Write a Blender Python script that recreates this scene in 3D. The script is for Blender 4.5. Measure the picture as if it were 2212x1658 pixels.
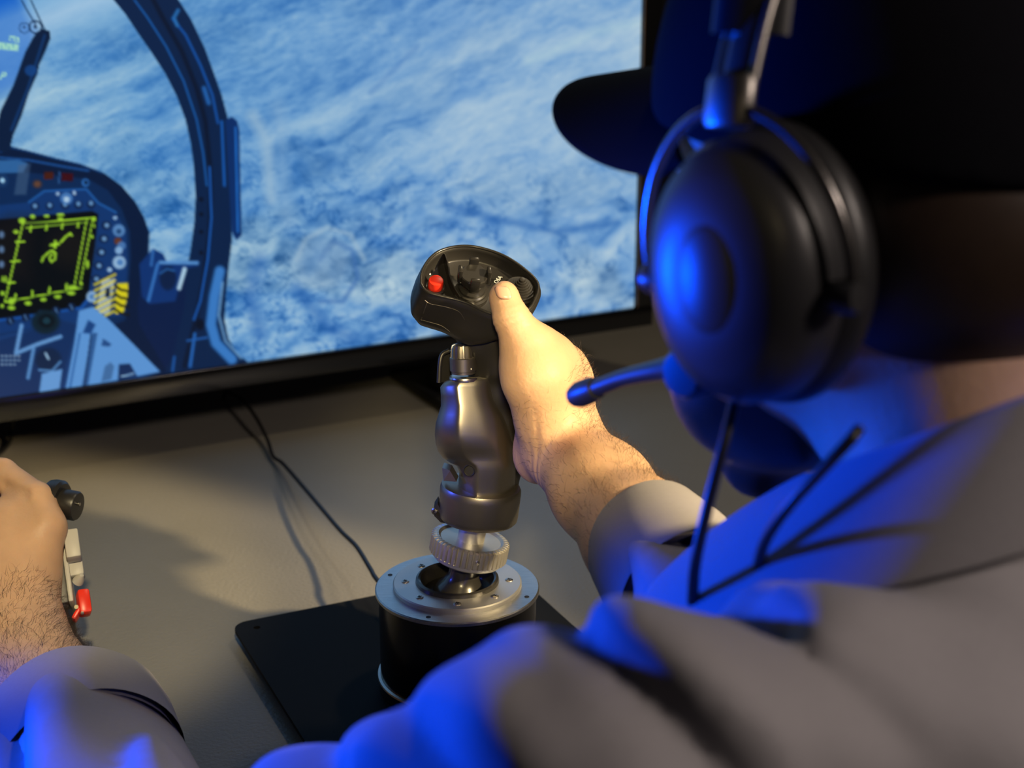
import bpy, bmesh, math, random
import numpy as np
from mathutils import Vector, Matrix

random.seed(7)
rng = np.random.default_rng(7)
scene = bpy.context.scene
COL = scene.collection
for o in list(bpy.data.objects):
    bpy.data.objects.remove(o)

# ---------------------------------------------------------------- camera
FPX = 3200.0                     # focal length for a 2212 px wide picture
PITCH = math.radians(17.7)
CAMZ = 0.523                     # above the desk top (desk top is z = 0)
CP, SP = math.cos(PITCH), math.sin(PITCH)
cam_d = bpy.data.cameras.new('camera')
cam = bpy.data.objects.new('camera', cam_d)
COL.objects.link(cam)
cam.location = (0, 0, CAMZ)
cam.rotation_euler = (math.pi / 2 - PITCH, 0, 0)
cam_d.sensor_fit = 'HORIZONTAL'
cam_d.sensor_width = 36.0
cam_d.lens = 36.0 * FPX / 2212.0
cam_d.clip_start = 0.02
cam_d.dof.use_dof = True
cam_d.dof.focus_distance = 0.955
cam_d.dof.aperture_fstop = 6.5
cam_d.dof.aperture_blades = 7
scene.camera = cam

# ---------------------------------------------------------------- world, lamps, exposure
world = bpy.data.worlds.new('world')
scene.world = world
world.use_nodes = True
world.node_tree.nodes['Background'].inputs[0].default_value = (0.55, 0.55, 0.75, 1)
world.node_tree.nodes['Background'].inputs[1].default_value = 0.012


def lamp(name, kind, loc, target, energy, color, size=0.1, spot=60, blend=0.5):
    d = bpy.data.lights.new(name, kind)
    d.energy = energy
    d.color = color
    if kind == 'SPOT':
        d.spot_size = math.radians(spot)
        d.spot_blend = blend
        d.shadow_soft_size = size
    elif kind == 'AREA':
        d.shape = 'DISK'
        d.size = size
    o = bpy.data.objects.new(name, d)
    COL.objects.link(o)
    o.location = loc
    o.rotation_euler = (Vector(target) - Vector(loc)).to_track_quat('-Z', 'Y').to_euler()
    return o


lamp('warm_key_spot', 'SPOT', (1.19, 0.22, 0.87), (-0.01, 0.865, 0.195), 215, (1.0, 0.75, 0.39), 0.035, 16.5, 0.3)
lamp('warm_desk_fill', 'SPOT', (0.12, -0.30, 1.30), (-0.345, 1.02, 0.06), 105, (1.0, 0.80, 0.45), 0.03, 11.0, 0.4)  # added unseen spot, brightens the left hand and the desk around it
lamp('warm_grip_fill', 'SPOT', (0.015, -0.05, 0.68), (-0.026, 0.90, 0.215), 54, (1.0, 0.78, 0.40), 0.05, 11.5, 0.55)  # added narrow spot near the camera, puts sheen on the grip
lamp('warm_shirt_fill', 'AREA', (1.55, -0.35, 1.45), (0.2, 0.5, 0.2), 20, (1.0, 0.84, 0.74), 0.30)  # unseen lamp added to lift the shirt back and rake its folds
lamp('warm_overhead_fill', 'AREA', (0.50, 1.45, 1.75), (0.0, 0.95, 0.0), 4, (1.0, 0.82, 0.55), 0.14)  # unseen overhead lamp, placed for glints on the stick head
# blue source at the left, then two added spots for grip and sleeve
lamp('blue_led_spot', 'SPOT', (-0.88, 0.92, 0.16), (0.0, 0.46, 0.28), 125, (0.0, 0.06, 1.0), 0.03, 34, 0.5)
lamp('blue_grip_fill', 'SPOT', (-0.95, 0.84, 0.42), (-0.03, 0.90, 0.17), 14, (0.05, 0.10, 1.0), 0.03, 10, 0.5)
lamp('blue_sleeve_fill', 'SPOT', (-0.95, 0.95, 0.22), (-0.20, 0.64, 0.07), 34, (0.0, 0.06, 1.0), 0.03, 22, 0.5)

vs = scene.view_settings
scene.display_settings.display_device = 'sRGB'
vs.view_transform = 'Standard'
vs.look = 'None'
vs.exposure = 0.0
vs.gamma = 1.0
vs.use_curve_mapping = False


# ---------------------------------------------------------------- image pixel to world helpers
def ray(px, py):
    u = (px - 1106) / FPX
    v = (py - 829) / FPX
    return np.array([u, CP - v * SP, -SP - v * CP])


def at(px, py, Y):
    """world point seen in direction (px, py) whose y coordinate is Y"""
    r = ray(px, py)
    return np.array([0, 0, CAMZ]) + r * (Y / r[1])


def onz(px, py, z):
    r = ray(px, py)
    return np.array([0, 0, CAMZ]) + r * ((z - CAMZ) / r[2])


# ---------------------------------------------------------------- object helpers
def link(o, parent=None):
    COL.objects.link(o)
    if parent is not None:
        o.parent = parent
        o.matrix_parent_inverse = parent.matrix_basis.inverted()
    return o


def tag(o, label=None, cat=None, group=None, kind=None):
    if label:
        o['label'] = label
    if cat:
        o['category'] = cat
    if group:
        o['group'] = group
    if kind:
        o['kind'] = kind
    return o


def thing(name, loc, label, cat, group=None):
    o = bpy.data.objects.new(name, None)
    o.empty_display_size = 0.02
    o.location = loc
    COL.objects.link(o)
    return tag(o, label, cat, group)


def mesh(name, verts, faces, mat, parent=None, smooth=True, auto=None):
    me = bpy.data.meshes.new(name)
    if isinstance(faces, np.ndarray):
        verts = np.asarray(verts, dtype=np.float32)
        n, k = faces.shape
        me.vertices.add(len(verts))
        me.vertices.foreach_set('co', verts.ravel())
        me.loops.add(n * k)
        me.loops.foreach_set('vertex_index', faces.astype(np.int32).ravel())
        me.polygons.add(n)
        me.polygons.foreach_set('loop_start', np.arange(0, n * k, k, dtype=np.int32))
        me.polygons.foreach_set('loop_total', np.full(n, k, dtype=np.int32))
        me.update(calc_edges=True)
    else:
        me.from_pydata([tuple(map(float, v)) for v in verts], [], faces)
    me.validate()
    if mat is not None:
        me.materials.append(mat)
    if smooth:
        me.polygons.foreach_set('use_smooth', [True] * len(me.polygons))
        if auto is not None:
            me.set_sharp_from_angle(angle=math.radians(auto))
    me.update()
    return link(bpy.data.objects.new(name, me), parent)


def basis(zdir, xhint=(1, 0, 0)):
    z = np.asarray(zdir, float)
    z = z / np.linalg.norm(z)
    x = np.asarray(xhint, float)
    x = x - z * x.dot(z)
    x = x / np.linalg.norm(x)
    return np.stack([x, np.cross(z, x), z], axis=1)      # columns


def lathe(name, profile, mat, parent, origin=(0, 0, 0), R=None, n=64, sx=1.0, sy=1.0, auto=35, closed=False):
    """profile: list of (radius, height); ends at radius 0 are capped by a fan"""
    R = np.eye(3) if R is None else R
    V, Fc = [], []
    rings = []
    for r, z in profile:
        if r < 1e-7:
            rings.append([len(V)])
            V.append((0, 0, z))
        else:
            idx = []
            for i in range(n):
                a = 2 * math.pi * i / n
                idx.append(len(V))
                V.append((r * sx * math.cos(a), r * sy * math.sin(a), z))
            rings.append(idx)
    pairs = list(zip(rings[:-1], rings[1:]))
    if closed:
        pairs.append((rings[-1], rings[0]))
    for A, B in pairs:
        if len(A) == 1 and len(B) == 1:
            continue
        for i in range(n):
            j = (i + 1) % n
            if len(A) == 1:
                Fc.append((A[0], B[i], B[j]))
            elif len(B) == 1:
                Fc.append((A[i], B[0], A[j]))
            else:
                Fc.append((A[i], B[i], B[j], A[j]))
    V = np.array(V) @ R.T + np.asarray(origin)
    o = mesh(name, V, Fc, mat, parent, True, auto)
    fix_normals(o)
    return o


def fix_normals(o):
    bm = bmesh.new()
    bm.from_mesh(o.data)
    bmesh.ops.recalc_face_normals(bm, faces=bm.faces)
    bm.to_mesh(o.data)
    bm.free()


def catmull(pts, per=8):
    P = [np.asarray(p, float) for p in pts]
    P = [2 * P[0] - P[1]] + P + [2 * P[-1] - P[-2]]
    out = []
    for i in range(1, len(P) - 2):
        for k in range(per):
            t = k / per
            a, b, c, d = P[i - 1], P[i], P[i + 1], P[i + 2]
            out.append(0.5 * ((2 * b) + (c - a) * t + (2 * a - 5 * b + 4 * c - d) * t * t + (3 * b - a - 3 * c + d) * t ** 3))
    out.append(P[-2])
    return np.array(out)


def tube(name, pts, rad, mat, parent=None, n=12, per=8, flat=None, up=(0, 0, 1)):
    """rad: number or list per control point; flat: (w, h) scale of the section"""
    C = catmull(pts, per)
    rr = np.full(len(C), rad) if np.isscalar(rad) else catmull([[r] for r in rad], per)[:, 0]
    fx, fy = flat if flat else (1, 1)
    T = np.gradient(C, axis=0)
    T /= np.linalg.norm(T, axis=1)[:, None]
    V, Fc = [], []
    u = np.asarray(up, float)
    for i in range(len(C)):
        s = np.cross(T[i], u)
        if np.linalg.norm(s) < 1e-4:
            s = np.cross(T[i], (1, 0, 0.3))
        s /= np.linalg.norm(s)
        w = np.cross(s, T[i])
        u = w
        for k in range(n):
            a = 2 * math.pi * k / n
            V.append(C[i] + rr[i] * (fx * math.cos(a) * s + fy * math.sin(a) * w))
    for i in range(len(C) - 1):
        for k in range(n):
            k2 = (k + 1) % n
            Fc.append((i * n + k, i * n + k2, (i + 1) * n + k2, (i + 1) * n + k))
    Fc.append(tuple(range(n - 1, -1, -1)))
    Fc.append(tuple(range((len(C) - 1) * n, len(C) * n)))
    o = mesh(name, V, Fc, mat, parent, True, 60)
    fix_normals(o)
    return o


def box(name, size, mat, parent=None, origin=(0, 0, 0), R=None, bevel=0.0, seg=2):
    bm = bmesh.new()
    bmesh.ops.create_cube(bm, size=1.0)
    for v in bm.verts:
        v.co = Vector((v.co.x * size[0], v.co.y * size[1], v.co.z * size[2]))
    if bevel > 0:
        bmesh.ops.bevel(bm, geom=bm.edges[:], offset=bevel, segments=seg, profile=0.5, affect='EDGES')
    R = np.eye(3) if R is None else R
    M = Matrix(R.tolist()).to_4x4()
    M.translation = Vector([float(c) for c in origin])
    bm.transform(M)
    me = bpy.data.meshes.new(name)
    bm.to_mesh(me)
    bm.free()
    me.materials.append(mat)
    me.polygons.foreach_set('use_smooth', [True] * len(me.polygons))
    me.set_sharp_from_angle(angle=math.radians(40))
    return link(bpy.data.objects.new(name, me), parent)


def loft(name, rings, mat, parent=None, cap0=True, cap1=True, auto=40, close=True):
    """rings: list of (n,3) arrays with equal n"""
    n = len(rings[0])
    V = np.concatenate([np.asarray(r, float) for r in rings])
    Fc = []
    last = n if close else n - 1
    for i in range(len(rings) - 1):
        for k in range(last):
            k2 = (k + 1) % n
            Fc.append((i * n + k, i * n + k2, (i + 1) * n + k2, (i + 1) * n + k))
    if cap0:
        Fc.append(tuple(range(n - 1, -1, -1)))
    if cap1:
        Fc.append(tuple(range((len(rings) - 1) * n, len(rings) * n)))
    o = mesh(name, V, Fc, mat, parent, True, auto)
    fix_normals(o)
    return o


# ---------------------------------------------------------------- materials
def pmat(name, color, rough=0.5, metal=0.0, noise=0.0, nscale=40.0, bump=0.0, bscale=200.0, spec=0.5,
         coat=0.0, sss=0.0, aniso=0.0, stretch=(1, 1, 1), sheen=0.0, rnoise=0.0, bdist=0.002):
    m = bpy.data.materials.new(name)
    m.use_nodes = True
    nt = m.node_tree
    b = nt.nodes['Principled BSDF']
    b.inputs['Base Color'].default_value = (*color, 1)
    b.inputs['Roughness'].default_value = rough
    b.inputs['Metallic'].default_value = metal
    b.inputs['Specular IOR Level'].default_value = spec
    b.inputs['Coat Weight'].default_value = coat
    b.inputs['Coat Roughness'].default_value = 0.12
    b.inputs['Anisotropic'].default_value = aniso
    b.inputs['Sheen Weight'].default_value = sheen
    if sss:
        b.inputs['Subsurface Weight'].default_value = sss
        b.inputs['Subsurface Radius'].default_value = (1.0, 0.35, 0.18)
        b.inputs['Subsurface Scale'].default_value = 0.006
    tc = nt.nodes.new('ShaderNodeTexCoord')
    mp = nt.nodes.new('ShaderNodeMapping')
    mp.inputs['Scale'].default_value = stretch
    nt.links.new(tc.outputs['Object'], mp.inputs['Vector'])
    if noise or rnoise:
        nz = nt.nodes.new('ShaderNodeTexNoise')
        nz.inputs['Scale'].default_value = nscale
        nz.inputs['Detail'].default_value = 5
        nt.links.new(mp.outputs[0], nz.inputs['Vector'])
        if noise:
            mx = nt.nodes.new('ShaderNodeMix')
            mx.data_type = 'RGBA'
            mx.inputs['A'].default_value = (*[c * (1 - noise) for c in color], 1)
            mx.inputs['B'].default_value = (*[min(1, c * (1 + noise)) for c in color], 1)
            nt.links.new(nz.outputs['Fac'], mx.inputs['Factor'])
            nt.links.new(mx.outputs['Result'], b.inputs['Base Color'])
        if rnoise:
            mr = nt.nodes.new('ShaderNodeMapRange')
            mr.inputs['To Min'].default_value = max(0, rough - rnoise)
            mr.inputs['To Max'].default_value = min(1, rough + rnoise)
            nt.links.new(nz.outputs['Fac'], mr.inputs['Value'])
            nt.links.new(mr.outputs[0], b.inputs['Roughness'])
    if bump:
        n2 = nt.nodes.new('ShaderNodeTexNoise')
        n2.inputs['Scale'].default_value = bscale
        n2.inputs['Detail'].default_value = 4
        nt.links.new(mp.outputs[0], n2.inputs['Vector'])
        bp = nt.nodes.new('ShaderNodeBump')
        bp.inputs['Strength'].default_value = bump
        bp.inputs['Distance'].default_value = bdist
        nt.links.new(n2.outputs['Fac'], bp.inputs['Height'])
        nt.links.new(bp.outputs[0], b.inputs['Normal'])
    return m


M = {}
M['desk'] = pmat('desk_paint', (0.235, 0.222, 0.190), 0.38, 0, 0.06, 18, 0.6, 330, 0.5, bdist=0.0010)
M['desk_leg'] = pmat('desk_leg_metal', (0.03, 0.03, 0.03), 0.5, 0.6, 0.1)
M['wall'] = pmat('dark_wall', (0.006, 0.006, 0.007), 0.9, 0, 0.2, 3)
M['floor'] = pmat('dark_floor', (0.012, 0.011, 0.010), 0.7, 0, 0.2, 6)
M['tv_black'] = pmat('glossy_black', (0.006, 0.006, 0.006), 0.16, 0, 0.1, 30, coat=0.4)
M['tv_back'] = pmat('matt_black', (0.010, 0.010, 0.010), 0.6, 0, 0.1)
M['copper'] = pmat('copper_edge', (0.35, 0.18, 0.09), 0.3, 1.0, 0.1)
M['grip'] = pmat('grip_plastic', (0.018, 0.017, 0.016), 0.38, 0.0, 0.12, 60, 0.12, 1500, 0.6, bdist=0.0003)
M['grip_metal'] = pmat('grip_metal', (0.27, 0.25, 0.22), 0.36, 0.93, 0.10, 60, 0.06, 1500, bdist=0.0003)
M['rubber'] = pmat('rubber', (0.012, 0.012, 0.012), 0.55, 0, 0.1, 60)
M['gloss'] = pmat('gloss_black', (0.022, 0.021, 0.020), 0.27, 0, 0.1, 60, coat=0.3)
M['red'] = pmat('red_plastic', (0.85, 0.035, 0.015), 0.35, 0, 0.06, 80)
M['alu'] = pmat('brushed_aluminium', (0.62, 0.62, 0.62), 0.34, 1.0, 0.28, 40, 0.45, 40, stretch=(3, 60, 3), rnoise=0.08, bdist=0.0004)
M['alu_satin'] = pmat('satin_aluminium', (0.60, 0.60, 0.60), 0.42, 0.85, 0.04, 60)
M['knurl'] = pmat('knurled_aluminium', (0.62, 0.60, 0.57), 0.38, 0.85, 0.05, 90)
M['steel'] = pmat('steel', (0.55, 0.52, 0.48), 0.28, 1.0, 0.08, 90)
M['base_black'] = pmat('base_gloss_black', (0.006, 0.006, 0.006), 0.22, 0.0, 0.1, 40, coat=0.25)
M['plate'] = pmat('powder_coat', (0.008, 0.0085, 0.010), 0.7, 0.0, 0.12, 60, 0.2, 900, 0.15, bdist=0.0002)
M['cable'] = pmat('cable_rubber', (0.008, 0.008, 0.009), 0.4, 0, 0.1)
M['white_print'] = pmat('white_print', (0.65, 0.65, 0.62), 0.6, 0, 0.05)
M['skin'] = pmat('skin', (0.62, 0.39, 0.245), 0.48, 0, 0.15, 60, 0.30, 420, 0.35, sss=0.10, bdist=0.0010)
M['nail'] = pmat('nail', (0.72, 0.42, 0.30), 0.25, 0, 0.05, 90)
M['hair'] = pmat('hair', (0.035, 0.02, 0.012), 0.45, 0, 0.2, 90)
M['shirt'] = pmat('shirt_cotton', (0.31, 0.295, 0.31), 0.85, 0, 0.06, 300, 0.15, 900, 0.2, sheen=0.1, bdist=0.0005)
M['cap'] = pmat('cap_cotton', (0.006, 0.006, 0.009), 0.95, 0, 0.15, 200, 0.2, 900, 0.1, bdist=0.0005)
M['headset'] = pmat('headset_plastic', (0.022, 0.022, 0.024), 0.38, 0, 0.1, 60)
M['headset_metal'] = pmat('headset_steel', (0.30, 0.28, 0.26), 0.42, 1.0, 0.05, 60)
M['stirrup'] = pmat('stirrup_wire', (0.20, 0.19, 0.18), 0.25, 0.9, 0.05, 60)
M['seal'] = pmat('ear_seal', (0.016, 0.016, 0.017), 0.42, 0, 0.1, 60)
M['trouser'] = pmat('dark_trouser', (0.02, 0.02, 0.03), 0.9, 0, 0.2, 200)
M['grey_plastic'] = pmat('grey_plastic', (0.11, 0.11, 0.10), 0.45, 0, 0.08, 60)
M['light_grey'] = pmat('light_grey_switch', (0.50, 0.49, 0.45), 0.45, 0, 0.05, 60)
M['cream'] = pmat('cream_plastic', (0.72, 0.65, 0.42), 0.45, 0, 0.05, 60)


# ---------------------------------------------------------------- soft solids (signed distance -> mesh)
class Solid:
    def __init__(self):
        self.ops = []

    def cap(self, a, b, ra, rb, k=0.006, sub=False):
        a = np.asarray(a, float)
        b = np.asarray(b, float)
        r = max(ra, rb)
        self.ops.append(('c', a, b, ra, rb, k, sub, np.minimum(a, b) - r, np.maximum(a, b) + r))

    def chain(self, pts, rad, k=0.006, sub=False):
        for i in range(len(pts) - 1):
            self.cap(pts[i], pts[i + 1], rad[i], rad[i + 1], k, sub)

    def ell(self, c, r, R=None, k=0.006, sub=False):
        c = np.asarray(c, float)
        r = np.asarray(r, float)
        R = np.eye(3) if R is None else R
        m = r.max()
        self.ops.append(('e', c, r, R, None, k, sub, c - m, c + m))

    def rbox(self, c, hs, rr, R=None, k=0.004, sub=False):
        c = np.asarray(c, float)
        hs = np.asarray(hs, float)
        R = np.eye(3) if R is None else R
        m = np.linalg.norm(hs)
        self.ops.append(('b', c, hs, R, rr, k, sub, c - m, c + m))

    def __call__(self, P):
        D = np.full(len(P), 1.0)
        for op in self.ops:
            typ, a, b, p, q, k, sub, lo, hi = op
            mg = 0.03 + k
            idx = np.nonzero(np.all((P > lo - mg) & (P < hi + mg), axis=1))[0]
            if len(idx) == 0:
                continue
            X = P[idx]
            if typ == 'c':
                ab = b - a
                L2 = max(ab.dot(ab), 1e-12)
                t = np.clip((X - a) @ ab / L2, 0, 1)
                d = np.linalg.norm(X - a - t[:, None] * ab, axis=1) - (p + (q - p) * t)
            elif typ == 'e':
                Y = (X - a) @ p
                k0 = np.linalg.norm(Y / b, axis=1)
                k1 = np.linalg.norm(Y / (b * b), axis=1) + 1e-9
                d = k0 * (k0 - 1) / k1
            else:
                Y = np.abs((X - a) @ p) - (b - q)
                d = np.linalg.norm(np.maximum(Y, 0), axis=1) + np.minimum(Y.max(axis=1), 0) - q
            cur = D[idx]
            if sub:
                d = -d
                h = np.maximum(k - np.abs(cur - d), 0) / k
                D[idx] = np.maximum(cur, d) + h * h * k * 0.25
            else:
                h = np.maximum(k - np.abs(cur - d), 0) / k
                D[idx] = np.minimum(cur, d) - h * h * k * 0.25
        return D

    def bounds(self):
        lo = np.min([o[7] for o in self.ops if not o[6]], axis=0)
        hi = np.max([o[8] for o in self.ops if not o[6]], axis=0)
        return lo - 0.01, hi + 0.01


def surface(fn, lo, hi, h, levels=4, slack=1.15):
    """sparse surface nets"""
    H = h * 2 ** levels
    N = np.ceil((hi - lo) / H).astype(int) + 1
    g = np.stack(np.meshgrid(*[np.arange(n) for n in N], indexing='ij'), -1).reshape(-1, 3)
    for lv in range(levels + 1):
        s = h * 2 ** (levels - lv)
        d = fn(lo + (g + 0.5) * s)
        g = g[np.abs(d) < s * slack + 0.001]
        if lv < levels:
            off = np.array([(i, j, k) for i in (0, 1) for j in (0, 1) for k in (0, 1)])
            g = (g[:, None, :] * 2 + off[None]).reshape(-1, 3)
    S = (N * 2 ** levels + 4).astype(np.int64)
    g = g.astype(np.int64) + 1
    key = lambda c: (c[..., 0] * S[1] + c[..., 1]) * S[2] + c[..., 2]
    off = np.array([(i, j, k) for i in (0, 1) for j in (0, 1) for k in (0, 1)])
    ck = key(g[:, None, :] + off[None])                       # n,8
    uk, inv = np.unique(ck, return_inverse=True)
    inv = inv.reshape(ck.shape)
    uc = np.stack([uk // (S[1] * S[2]), (uk // S[2]) % S[1], uk % S[2]], -1)
    pos = lo + (uc - 1) * h
    val = fn(pos)
    cv = val[inv]
    neg = cv < 0
    cross = neg.any(1) & (~neg).any(1)
    g, inv, cv, neg = g[cross], inv[cross], cv[cross], neg[cross]
    cellk = key(g)
    order = np.argsort(cellk)
    g, inv, cv, neg, cellk = g[order], inv[order], cv[order], neg[order], cellk[order]
    edges = [(0, 1), (2, 3), (4, 5), (6, 7), (0, 2), (1, 3), (4, 6), (5, 7), (0, 4), (1, 5), (2, 6), (3, 7)]
    acc = np.zeros((len(g), 3))
    cnt = np.zeros(len(g))
    for a, b in edges:
        m = neg[:, a] != neg[:, b]
        t = cv[m, a] / (cv[m, a] - cv[m, b])
        acc[m] += off[a] + (off[b] - off[a]) * t[:, None]
        cnt[m] += 1
    V = lo + (g - 1 + acc / cnt[:, None]) * h
    Q = []
    step = [S[1] * S[2], S[2], 1]
    for ax in range(3):
        nk = uk + step[ax]
        j = np.searchsorted(uk, nk)
        j[j >= len(uk)] = 0
        ok = uk[j] == nk
        i0 = np.nonzero(ok)[0]
        j0 = j[ok]
        s0, s1 = val[i0] < 0, val[j0] < 0
        m = s0 != s1
        i0, s0 = i0[m], s0[m]
        b, c = step[(ax + 1) % 3], step[(ax + 2) % 3]
        base = uk[i0]
        ks = np.stack([base, base - b, base - b - c, base - c], 1)
        f = np.searchsorted(cellk, ks)
        f[f >= len(cellk)] = 0
        good = (cellk[f] == ks).all(1)
        f, s0 = f[good], s0[good]
        f[~s0] = f[~s0][:, ::-1]
        Q.append(f)
    return V, np.concatenate(Q)


def solid_mesh(name, sol, h, mat, parent=None, levels=4, relax=1):
    lo, hi = sol.bounds()
    V, Q = surface(sol, lo, hi, h, levels)
    for _ in range(relax):                                    # light smoothing over quad neighbours
        A = np.zeros_like(V)
        c = np.zeros(len(V))
        for a, b in ((0, 1), (1, 2), (2, 3), (3, 0)):
            for u, v in ((a, b), (b, a)):
                for ax in range(3):
                    A[:, ax] += np.bincount(Q[:, u], V[Q[:, v], ax], len(V))
                c += np.bincount(Q[:, u], None, len(V))
        V = 0.5 * V + 0.5 * A / np.maximum(c, 1)[:, None]
    return mesh(name, V, Q, mat, parent)


def march(sol, px, py, lo=0.2, hi=1.4):
    """first point of a solid along a viewing direction"""
    r = ray(px, py)
    o = np.array([0, 0, CAMZ])
    ts = np.linspace(lo, hi, 600)
    d = sol(o + ts[:, None] * r)
    i = np.nonzero(d < 0)[0]
    if len(i) == 0:
        return None
    return o + ts[i[0]] * r


# ================================================================ the setting
def slab(name, lo, hi, mat):
    lo, hi = np.array(lo, float), np.array(hi, float)
    o = box(name, hi - lo, mat, None, (lo + hi) / 2)
    o['kind'] = 'structure'
    return o


slab('floor', (-2.6, -2.2, -0.80), (2.6, 3.4, -0.74), M['floor'])
slab('wall_back', (-2.6, 3.2, -0.74), (2.6, 3.3, 2.2), M['wall'])
slab('wall_left', (-2.6, -2.2, -0.74), (-2.5, 3.2, 2.2), M['wall'])
slab('wall_right', (2.5, -2.2, -0.74), (2.6, 3.2, 2.2), M['wall'])

# ---- directions of the desk and the television: both are turned 28 degrees
TA = onz(0, 857, 0.085)
TB = onz(1368, 662, 0.085)
TD = (TB - TA) / np.linalg.norm(TB - TA)              # along the screen, to the right
TN = np.array([TD[1], -TD[0], 0.0])                   # out of the screen, to the viewer
UP = np.array([0, 0, 1.0])
RT = np.stack([TD, -TN, UP], axis=1)                  # columns: right, back, up

# ================================================================ desk
desk_o = TB + TN * 0.0
dk = thing('desk', (0.0, 1.1, -0.74), 'grey painted desk with a finely grained top under the controls', 'desk')
DESK_FRONT = 0.878                                     # metres in front of the screen plane
c = TB * [1, 1, 0] - TD * 0.42 + TN * ((DESK_FRONT - 0.42) / 2)
dw, dd = 1.9, DESK_FRONT + 0.42
box('desktop', (dw, dd, 0.03), M['desk'], dk, c + [0, 0, -0.015], RT, 0.003)
for sx in (-1, 1):
    for sy in (-1, 1):
        p = c + TD * sx * (dw / 2 - 0.06) + TN * sy * (dd / 2 - 0.06)
        box('leg', (0.05, 0.05, 0.71), M['desk_leg'], dk, p + [0, 0, -0.03 - 0.355], RT, 0.003)

# ================================================================ television
SCR_W, SCR_H = 1.21, 0.68
BEZ = 0.024
tv = thing('television', TB - TD * SCR_W / 2 - TN * -0.0 - [0, 0, 0.085], 'large flat television showing a blue desert view from an aircraft cockpit', 'television')


def tvp(s, t, n):
    """s right from the lower right screen corner, t up, n out of the screen"""
    return TB + TD * s + UP * t + TN * n


def tvbox(name, s0, s1, t0, t1, n0, n1, mat, parent, bevel=0.002):
    return box(name, (s1 - s0, n1 - n0, t1 - t0), mat, parent, tvp((s0 + s1) / 2, (t0 + t1) / 2, (n0 + n1) / 2), RT, bevel)


fr = tvbox('bezel_bottom', -SCR_W - BEZ, BEZ, -BEZ, 0, -0.03, 0.006, M['tv_black'], tv)
tvbox('bezel_top', -SCR_W - BEZ, BEZ, SCR_H, SCR_H + BEZ, -0.03, 0.006, M['tv_black'], tv)
tvbox('bezel_side', 0, BEZ, 0, SCR_H, -0.03, 0.006, M['tv_black'], tv)
tvbox('bezel_side', -SCR_W - BEZ, -SCR_W, 0, SCR_H, -0.03, 0.006, M['tv_black'], tv)
tvbox('trim_strip', 0.0002, 0.0022, 0.0, SCR_H, 0.0062, 0.0072, M['copper'], tv, 0.0003)
tvbox('back_shell', -SCR_W - 0.015, 0.015, -0.015, SCR_H + 0.015, -0.055, -0.028, M['tv_back'], tv, 0.006)
for s in (-0.22, -0.90):
    ft = tvbox('stand_foot', s - 0.035, s + 0.035, -0.085, -0.073, -0.13, 0.10, M['tv_back'], tv, 0.004)
    tvbox('stand_neck', s - 0.022, s + 0.022, -0.074, -0.02, -0.045, -0.015, M['tv_back'], tv, 0.004)

# ---- the picture on the screen: a fine grid whose colours are computed here
gs, gt = 0.00125, 0.00125
ns, ntt = int(0.86 / gs), int(0.50 / gt)
LAT = rng.random((512, 512))


def vnoise(x, y):
    xi, yi = np.floor(x).astype(int), np.floor(y).astype(int)
    fx, fy = x - xi, y - yi
    fx, fy = fx * fx * (3 - 2 * fx), fy * fy * (3 - 2 * fy)
    g = lambda i, j: LAT[i % 512, j % 512]
    return (g(xi, yi) * (1 - fx) + g(xi + 1, yi) * fx) * (1 - fy) + (g(xi, yi + 1) * (1 - fx) + g(xi + 1, yi + 1) * fx) * fy


def fbm(x, y, o=5, g=0.5):
    a, s, t = 1.0, 0.0, 0.0
    for i in range(o):
        s = s + a * vnoise(x + 17.3 * i, y - 9.1 * i)
        t += a
        a *= g
        x, y = x * 2.03, y * 2.03
    return s / t


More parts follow.
